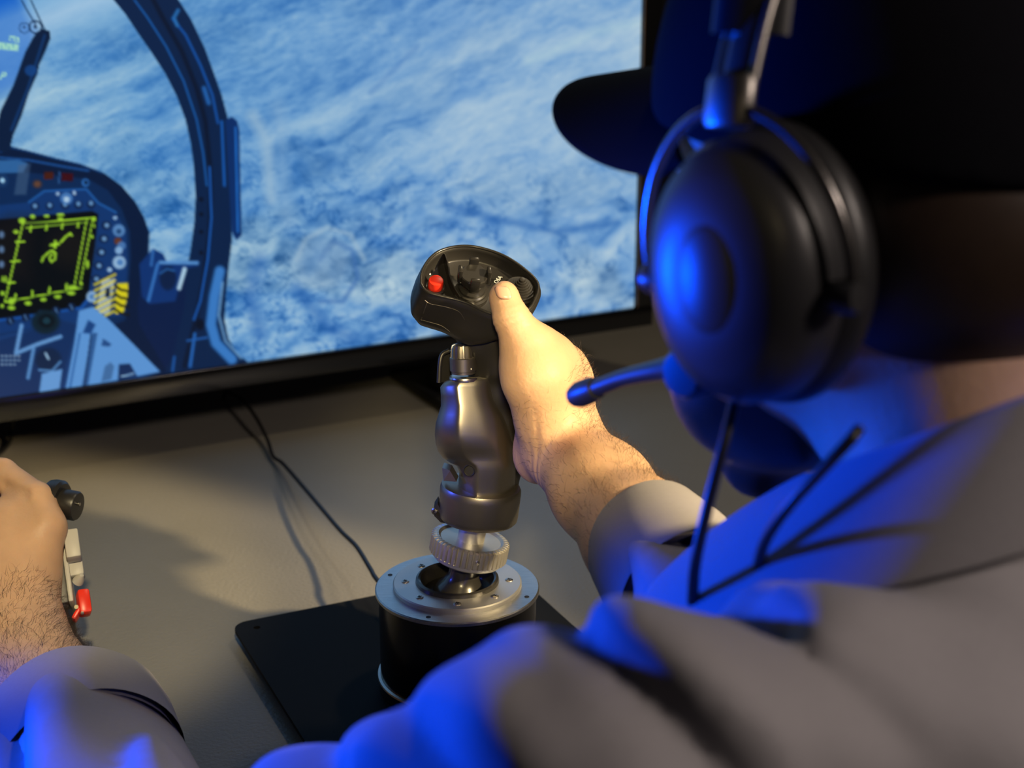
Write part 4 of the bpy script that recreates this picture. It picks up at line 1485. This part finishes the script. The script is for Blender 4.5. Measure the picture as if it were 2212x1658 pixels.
# ---- beard, nape hair carried lower to stand in for shade under cap and headset
h = Solid()
h.ell(hd_(0.052, 0, -0.094), (0.050, 0.060, 0.046), RHD, 0.012)
h.cap(hd_(0.05, 0.045, -0.085), hd_(0.0, 0.066, -0.035), 0.021, 0.014, 0.015)
h.cap(hd_(0.05, -0.045, -0.085), hd_(0.0, -0.066, -0.035), 0.021, 0.014, 0.015)
h.cap(hd_(0.070, 0, -0.112), hd_(0.070, 0, -0.138), 0.030, 0.020, 0.012)
solid_mesh('beard', h, 0.003, M['hair'], ps_, 4, 2)
h = Solid()
h.ell(hd_(-0.030, 0, -0.018), (0.078, 0.077, 0.074), RHD, 0.01)
h.rbox(hd_(0.075, 0, 0.0), (0.075, 0.12, 0.12), 0.01, RHD, 0.006, True)
h.rbox(hd_(0.0, 0, 0.10), (0.2, 0.2, 0.06), 0.004, RHD, 0.006, True)
solid_mesh('hair', h, 0.003, M['hair'], ps_, 4, 2)

# ---- shirt
sh = Solid()
sh.ell((0.200, 0.553, 0.085), (0.118, 0.178, 0.20), RBD, 0.04)
sh.cap((0.215, 0.545, 0.02), (0.275, 0.485, -0.20), 0.118, 0.128, 0.05)
sh.cap(NB + [0.012, -0.012, -0.028], LS + [0, 0, -0.006], 0.058, 0.055, 0.04)
sh.cap(NB + [0.012, -0.012, -0.022], RS, 0.062, 0.056, 0.04)
sh.cap(LS, LE, 0.058, 0.054, 0.03)
LFs = at(182, 1625, 0.768)
sh.cap(LE, LFs, 0.054, 0.0515, 0.02)
sh.cap(RS, RE, 0.058, 0.052, 0.03)
RFs = at(1485, 1272, 0.725)
sh.cap(RE, RFs, 0.046, 0.0385, 0.02)
base_sh = Solid()
base_sh.ops = list(sh.ops)


def ridge(path, r, inn, k=0.02, sub=False):
    P_ = [march(base_sh, x, y) for x, y in path]
    P_ = [p for p in P_ if p is not None]
    if len(P_) < 2:
        return
    P_ = catmull(P_, 3)
    rr_ = [r * (0.45 + 0.55 * math.sin(math.pi * (0.12 + 0.76 * i / (len(P_) - 1)))) for i in range(len(P_))]
    P_ = [p + ray(1300, 1500) / np.linalg.norm(ray(1300, 1500)) * inn for p in P_]
    sh.chain(P_, rr_, k, sub)


for path, r, inn in (([(1000, 1450), (1150, 1440), (1350, 1500), (1600, 1610)], 0.016, 0.005),
                     ([(1560, 1310), (1750, 1370), (1980, 1410), (2212, 1430)], 0.012, 0.005),
                     ([(1900, 1190), (2050, 1270), (2260, 1370)], 0.012, 0.005),
                     ([(1560, 1440), (1720, 1520), (1900, 1640)], 0.012, 0.005),
                     ([(1800, 1480), (1950, 1560), (2100, 1660)], 0.012, 0.006),
                     ([(1980, 1500), (2100, 1580), (2220, 1660)], 0.012, 0.006),
                     ([(860, 1640), (960, 1590), (1080, 1620), (1160, 1680)], 0.012, 0.004)):
    ridge(path, r, inn)
FK = np.array([-0.51, -0.26, -0.82])


def folded(P):
    q = P @ FK
    w1 = P @ np.array([0.83, -0.2, -0.5])
    amp = 0.0044 + 0.0022 * np.sin(31 * w1 + 1.0) + 0.0014 * np.sin(17 * q + 23 * w1)
    amp = amp * np.clip((np.linalg.norm(P[:, :2] - np.array([0.192, 0.568]), axis=1) - 0.12) / 0.06, 0, 1)
    ph = 2 * math.pi * q / 0.044 + 1.6 * np.sin(21 * w1) + 0.9 * np.sin(47 * q + 9 * w1 + 2)
    return sh(P) - amp * (np.abs(np.sin(ph / 2)) * 2 - 1.1)


lo_, hi_ = sh.bounds()
Vv, Qq = surface(folded, lo_, hi_, 0.0035, 4, 2.2)
shirt = mesh('shirt', Vv, Qq, M['shirt'], ps_)
sm = shirt.modifiers.new('relax', 'SMOOTH')
sm.factor = 0.5
sm.iterations = 6
tag(shirt, 'creased pale grey long-sleeved shirt with rolled cuffs')


def cuff(name, c0, c1, r0, r1, fl, parent, tilt=None, wob=0.06, th=0.0035, ph=0.0):
    ax = c1 - c0
    Rm = basis(ax, (1, 0, 0.2))
    rings = []
    for f_, s_, off in ((0, r0, 0), (0.5, (r0 + r1) / 2 * 1.04, 0), (0.93, r1 * 1.02, 0), (1.0, r1, -th * 0.4), (0.98, r1, -th), (0.5, (r0 + r1) / 2, -th), (0, r0, -th)):
        ring_ = []
        for k in range(48):
            a = 2 * math.pi * k / 48
            rr_ = (s_ + off) * (1 + wob * math.sin(3 * a + ph) * f_ + 0.5 * wob * math.sin(5 * a + 1 + ph))
            q = np.array([rr_ * math.cos(a), rr_ * math.sin(a) * fl, np.linalg.norm(ax) * f_])
            if tilt is not None:
                q[2] += f_ * (tilt[0] * math.cos(a) + tilt[1] * math.sin(a))
            ring_.append(c0 + Rm @ q)
        rings.append(np.array(ring_))
    return loft(name, rings, M['shirt'], parent, False, False, 60)


cuff('cuff', at(1500, 1290, 0.712), at(1397, 1160, 0.775), 0.0425, 0.0375, 0.99, shirt, None, 0.02)
cuff('cuff', at(200, 1670, 0.745), at(155, 1560, 0.800), 0.0545, 0.0535, 0.98, shirt, None, 0.018, ph=1.0)

# collar: stand plus turned-down leaf, open at the front
cax = np.array([0.192, 0.568, 0.0])
rings = []
NN = 40
stand_b, fold, leaf = [], [], []
for k in range(NN + 1):
    a = math.radians(-158 + 316 * k / NN)                    # 0 = nape, positive towards the left side
    dirv = -bf * math.cos(a) + blf * math.sin(a)
    fr_ = (1 - math.cos(a)) / 2                              # 0 nape .. 1 throat
    stand_b.append(cax + dirv * (0.068 + 0.004 * fr_) + UP * (0.315 - 0.060 * fr_))
    fold.append(cax + dirv * 0.068 + UP * (0.374 - 0.085 * fr_))
    ext = 0.050 + 0.030 * max(0.0, fr_ - 0.35)
    out = 0.089 + 0.056 * fr_
    leaf.append(cax + dirv * out + UP * (0.374 - 0.085 * fr_ - ext) - (0 if fr_ < 0.5 else 0) * bf)
stand_b, fold, leaf = map(np.array, (stand_b, fold, leaf))
mid = (fold + leaf) / 2 + np.array([0, 0, 0.004])
outw = (leaf - cax) * [1, 1, 0]
outw /= np.linalg.norm(outw, axis=1)[:, None]
strip = [stand_b, fold - outw * 0.001, fold + UP * 0.002 + outw * 0.0015, mid + outw * 0.005, leaf]
o = loft('collar', strip, M['shirt'], shirt, False, False, 70, close=False)
sm = o.modifiers.new('thick', 'SOLIDIFY')
sm.thickness = 0.002
sb = o.modifiers.new('sub', 'SUBSURF')
sb.levels = 1
sb.render_levels = 2

# ---- cap: crown, brim, button
h = Solid()
h.ell(hd_(-0.006, 0, 0.022), (0.108, 0.088, 0.116), RHD, 0.01)
tlt = basis(hup + hfp * -0.16, hfp)
h.rbox(hd_(0, 0, -0.112), (0.25, 0.25, 0.12), 0.002, tlt, 0.006, True)
crown = solid_mesh('cap', h, 0.0028, M['cap'], ps_, 4, 2)
tag(crown, 'dark navy baseball cap')
rows = []
for j in range(25):
    t = math.sin(math.pi / 2 * (-1 + 2 * j / 24))
    la = t * 0.071
    root = 0.099 * math.sqrt(max(0.0, 1 - (t * 0.80) ** 2))
    tip_ = root + 0.073 * math.sqrt(max(0.0, 1 - t ** 4)) + 0.002
    row = []
    for i in range(8):
        f_ = root - 0.012 + (tip_ - root + 0.012) * i / 7
        u_ = 0.046 - 0.040 * t * t - 0.007 * (i / 7)
        row.append(hd_(f_, la * (1 - 0.05 * i / 7), u_))
    rows.append(np.array(row))
o = loft('brim', rows, M['cap'], crown, False, False, 80, close=False)
sm = o.modifiers.new('thick', 'SOLIDIFY')
sm.thickness = 0.004
sb = o.modifiers.new('sub', 'SUBSURF')
sb.levels = 1
sb.render_levels = 2
lathe('cap_button', [(0, 0), (0.008, 0), (0.007, 0.004), (0, 0.006)], M['cap'], crown, hd_(-0.006, 0, 0.136), RHD @ np.array([[1, 0, 0], [0, 1, 0], [0, 0, 1]]), n=20)

# ---- lower body and stool (below the picture)
h = Solid()
HP = np.array([0.28, 0.475, -0.24])
h.ell(HP, (0.125, 0.170, 0.10), RBD, 0.03)
for s in (1, -1):
    hipj = HP + blf * 0.09 * s + [0, 0, -0.02]
    kn = hipj + bf * 0.40 + blf * 0.05 * s + [0, 0, 0.0]
    an_ = kn + bf * 0.02 + [0, 0, -0.40]
    h.chain([hipj, kn, an_], [0.082, 0.060, 0.042], 0.03)
solid_mesh('trousers', h, 0.005, M['trouser'], ps_, 4, 2)
for s in (1, -1):
    hipj = HP + blf * 0.09 * s + [0, 0, -0.02]
    an_ = hipj + bf * 0.42 + blf * 0.05 * s + [0, 0, -0.43]
    h = Solid()
    h.cap(an_ - bf * 0.03 + [0, 0, -0.008], an_ + bf * 0.14 + [0, 0, -0.016], 0.040, 0.032, 0.02)
    h.rbox(an_ + bf * 0.05 + [0, 0, -0.10], (0.3, 0.3, 0.0505), 0.002, None, 0.004, True)
    solid_mesh('shoe', h, 0.004, M['cap'], ps_, 3, 1)
st = thing('stool', (0.28, 0.475, -0.74), 'padded black stool under the seated person', 'stool')
lathe('seat', [(0, -0.405), (0.17, -0.405), (0.19, -0.39), (0.19, -0.365), (0.17, -0.35), (0, -0.345)], M['seal'], st, (0.28, 0.475, 0), n=40)
lathe('column', [(0, -0.70), (0.03, -0.70), (0.025, -0.41), (0, -0.405)], M['desk_leg'], st, (0.28, 0.475, 0), n=24)
lathe('foot_disc', [(0, -0.74), (0.22, -0.74), (0.22, -0.73), (0.05, -0.70), (0, -0.70)], M['desk_leg'], st, (0.28, 0.475, 0), n=40)

# ================================================================ headset
EC = np.array([0.0935, 0.548, 0.392])
hs_ = thing('headset', EC, 'black aviation headset with boom microphone worn over the cap', 'headset')
RE_L = np.stack([hfp, hup, -np.cross(hfp, hup)], axis=1)
RE_L[:, 2] = hl
for s, name in ((1, 'ear_cup'), (-1, 'ear_cup')):
    Rm = np.stack([hfp, hup * s, hl * s], axis=1)
    c0 = HCn + RHD @ np.array([-0.012, s * 0.082, -0.028])
    dome = [(0, 0.046), (0.016, 0.0455), (0.027, 0.043), (0.034, 0.038), (0.0375, 0.030), (0.0385, 0.020), (0.0385, 0.016), (0.034, 0.015), (0, 0.015)]
    cup_ = lathe(name, dome, M['headset'], hs_, c0, Rm, n=56, sx=1.0, sy=1.30, auto=60)
    lathe('ear_seal', [(0.024, 0.017), (0.036, 0.017), (0.042, 0.012), (0.043, 0.006), (0.040, -0.001), (0.034, -0.004), (0.026, -0.002), (0.024, 0.006)], M['seal'], cup_, c0, Rm, n=56, sy=1.24, auto=60, closed=True)
    lathe('cup_plate', [(0, 0.0475), (0.011, 0.0470), (0.013, 0.0458), (0.012, 0.044), (0, 0.044)], M['seal'], cup_, c0, Rm, n=32, sy=1.5)
    # stirrup wire with its two pivots
    wire = []
    for k in range(13):
        a = math.radians(-8 + 196 * k / 12)
        wire.append(c0 + Rm @ np.array([0.0475 * math.cos(a), s * 0.0590 * math.sin(a), 0.024 + 0.006 * math.sin(a)]))
    tube('stirrup', wire, 0.0022, M['stirrup'], hs_, 10, 4)
    for q in (1, -1):
        pv = c0 + Rm @ np.array([q * 0.041, s * -0.006, 0.024])
        lathe('pivot_knob', [(0, -0.004), (0.0055, -0.004), (0.0062, 0.0), (0.0062, 0.006), (0.0050, 0.0085), (0, 0.009)], M['headset'], hs_, pv, basis(hfp * q, hup), n=24)
    top_s = c0 + Rm @ np.array([0.0, s * 0.060, 0.029])
    lathe('slider_block', [(0, -0.008), (0.007, -0.008), (0.008, -0.006), (0.008, 0.008), (0.007, 0.010), (0, 0.010)], M['headset_metal'], hs_, top_s, basis(hup - hl * 0.25 * s, hfp), n=24, sx=1.3, sy=0.7)
    rail = []
    for qf in (-0.008, 0.008):
        pts2 = [top_s + hfp * qf + hup * dz - hl * s * dl for dz, dl in ((0.0, 0.0), (0.03, 0.013), (0.06, 0.032), (0.085, 0.056))]
        tube('slider_rail', pts2, 0.0020, M['headset_metal'], hs_, 8, 5)
for s in (1, -1):
    top_s = HCn + RHD @ np.array([-0.012, s * 0.111, 0.032])
    pts2 = [top_s + hup * dz - hl * s * dl for dz, dl in ((0.004, 0.001), (0.03, 0.012), (0.06, 0.031), (0.085, 0.055))]
    tube('slider_plate', pts2, 0.0062, M['grip_metal'], hs_, 12, 5, flat=(1.0, 0.22), up=hl * s)
band = []
c0 = HCn + RHD @ np.array([-0.003, 0, -0.028])
for k in range(15):
    a = math.radians(12 + 156 * k / 14)
    band.append(HCn + RHD @ np.array([-0.012, 0.101 * math.cos(a), 0.030 + 0.122 * math.sin(a)]))
tube('headband', band, 0.0055, M['headset'], hs_, 14, 4, flat=(2.6, 0.75), up=(0, 0, 1))
band2 = []
for k in range(11):
    a = math.radians(45 + 90 * k / 10)
    band2.append(HCn + RHD @ np.array([-0.012, 0.101 * math.cos(a), 0.033 + 0.125 * math.sin(a)]))
tube('head_pad', band2, 0.0085, M['seal'], hs_, 14, 4, flat=(2.3, 0.8))
# boom microphone
bmp = [at(1520, 800, 0.575), at(1475, 792, 0.590), at(1420, 800, 0.610), at(1350, 815, 0.635), at(1295, 835, 0.655), at(1262, 848, 0.665)]
tube('microphone_boom', bmp, [0.0065, 0.0062, 0.0046, 0.0040, 0.0042, 0.0045], M['headset'], hs_, 12, 6)
mc = np.array(bmp[-1])
md = np.array(bmp[-1]) - np.array(bmp[-2])
lathe('microphone', [(0, -0.012), (0.0052, -0.011), (0.0062, -0.006), (0.0064, 0.003), (0.0052, 0.008), (0.003, 0.0098), (0, 0.010)], M['seal'], hs_, mc, basis(md, UP), n=24)
lathe('boom_pivot', [(0, -0.006), (0.010, -0.006), (0.011, -0.002), (0.011, 0.006), (0.009, 0.009), (0, 0.0095)], M['headset'], hs_, at(1500, 800, 0.575), basis(hl, hup), n=28)
tube('headset_cable', [at(1590, 850, 0.545), at(1572, 930, 0.535), at(1545, 1030, 0.530), at(1520, 1130, 0.528), at(1502, 1220, 0.530), at(1496, 1300, 0.540)], 0.0024, M['cable'], hs_, 10, 6)
tube('headset_cable', [at(1856, 926, 0.490), at(1835, 952, 0.486), at(1780, 1010, 0.488), at(1710, 1085, 0.496), at(1660, 1155, 0.508), at(1640, 1215, 0.520), at(1640, 1290, 0.530)], 0.0022, M['cable'], hs_, 10, 6)


# ================================================================ throttle
th = thing('throttle_controller', onz(120, 1420, 0.0), 'grey flight throttle lever with switches held by the left hand', 'throttle')
t0 = at(118, 1062, 0.972)
t1 = at(150, 1312, 0.915)
tz = t0 - t1
Rt = basis(tz, (1, 0.25, 0))
TH = np.linalg.norm(tz)
tcn = (t0 + t1) / 2


def tq(x, y, z):
    return t1 + Rt @ np.array([x, y, z])


body_ = box('lever_body', (0.022, 0.040, TH), M['grey_plastic'], th, tq(-0.011, 0.016, TH / 2), Rt, 0.004)
box('face_panel', (0.0035, 0.034, TH * 0.62), M['light_grey'], th, tq(0.0018, 0.012, TH * 0.34), Rt, 0.0012)
box('lever_side_rib', (0.012, 0.004, TH * 0.5), M['grey_plastic'], th, tq(-0.006, -0.005, TH * 0.27), Rt, 0.001)
dc = at(140, 1088, 0.958)
dax = basis((0.93, -0.20, -0.10), (0, 0, 1))
lathe('dial_flange', [(0, -0.012), (0.0150, -0.012), (0.0158, -0.009), (0.0158, -0.004), (0.0140, -0.002), (0, -0.002)], M['grip'], th, dc, dax, n=40)
lathe('thumb_dial', [(0, -0.004), (0.0100, -0.004), (0.0104, -0.003), (0.0104, 0.0085), (0.0096, 0.0098), (0, 0.0100)], M['grip'], th, dc, dax, n=40)
lathe('dial_screw', [(0, -0.0002), (0.0012, -0.0002), (0.0012, 0.0012), (0, 0.0014)], M['steel'], th, dc + dax[:, 2] * 0.0105 + [0, 0, 0.002], dax, n=12)
for (px, py, sz) in ((157, 1178, (0.010, 0.012, 0.021)), (165, 1228, (0.010, 0.012, 0.0135))):
    box('rocker_switch', sz, M['light_grey'], th, at(px, py, 0.938), Rt, 0.0015)
lathe('switch_tip', [(0, 0), (0.0040, 0), (0.0036, 0.003), (0.0016, 0.007), (0, 0.0076)], M['light_grey'], th, at(168, 1256, 0.930), basis((0.5, -0.2, 0.8)), n=16)
rs = box('red_toggle', (0.0085, 0.012, 0.0175), M['red'], th, at(181, 1302, 0.918), Rt @ R_yaw(0.2), 0.0022)
box('toggle_flap', (0.003, 0.010, 0.016), M['red'], rs, at(172, 1318, 0.914), Rt @ np.array([[0.8, 0, 0.6], [0, 1, 0], [-0.6, 0, 0.8]]), 0.001)
lathe('toggle_pin', [(0, -0.001), (0.0012, -0.001), (0.0012, 0.001), (0, 0.0012)], M['steel'], rs, at(178, 1323, 0.908), basis((0.2, -0.9, 0.3)), n=10)
lathe('brass_pin', [(0, -0.001), (0.0014, -0.001), (0.0014, 0.001), (0, 0.0012)], M['cream'], th, at(165, 1310, 0.910), basis((0.2, -0.9, 0.3)), n=10)
# arm down into the base block
qa, qb = onz(168, 1345, 0.052), onz(222, 1440, 0.046)
bd = qb - qa
bd[2] = 0
bd /= np.linalg.norm(bd)
bo = np.array([bd[1], -bd[0], 0])
if bo[0] > 0:
    bo = -bo
L = 0.17
Rbb = np.stack([-bo, np.cross(UP, -bo), UP], axis=1)
mid_ = (qa + qb) / 2 * [1, 1, 0] + bo * 0.055
bs = box('base_block', (0.11, L, 0.046), M['rubber'], th, mid_ + [0, 0, 0.023], Rbb, 0.004)
tube('lever_arm', [tq(-0.010, 0.010, 0.004), tq(-0.008, 0.006, -0.016), (tq(-0.008, 0.004, -0.016) * [1, 1, 0] + [0.0, -0.006, 0.044])], 0.011, M['grip'], th, 12, 5)
box('side_tab', (0.010, 0.014, 0.008), M['cream'], th, onz(250, 1452, 0.012), Rbb, 0.001)
box('side_tab_bar', (0.05, 0.010, 0.006), M['rubber'], th, onz(225, 1462, 0.010), Rbb, 0.001)
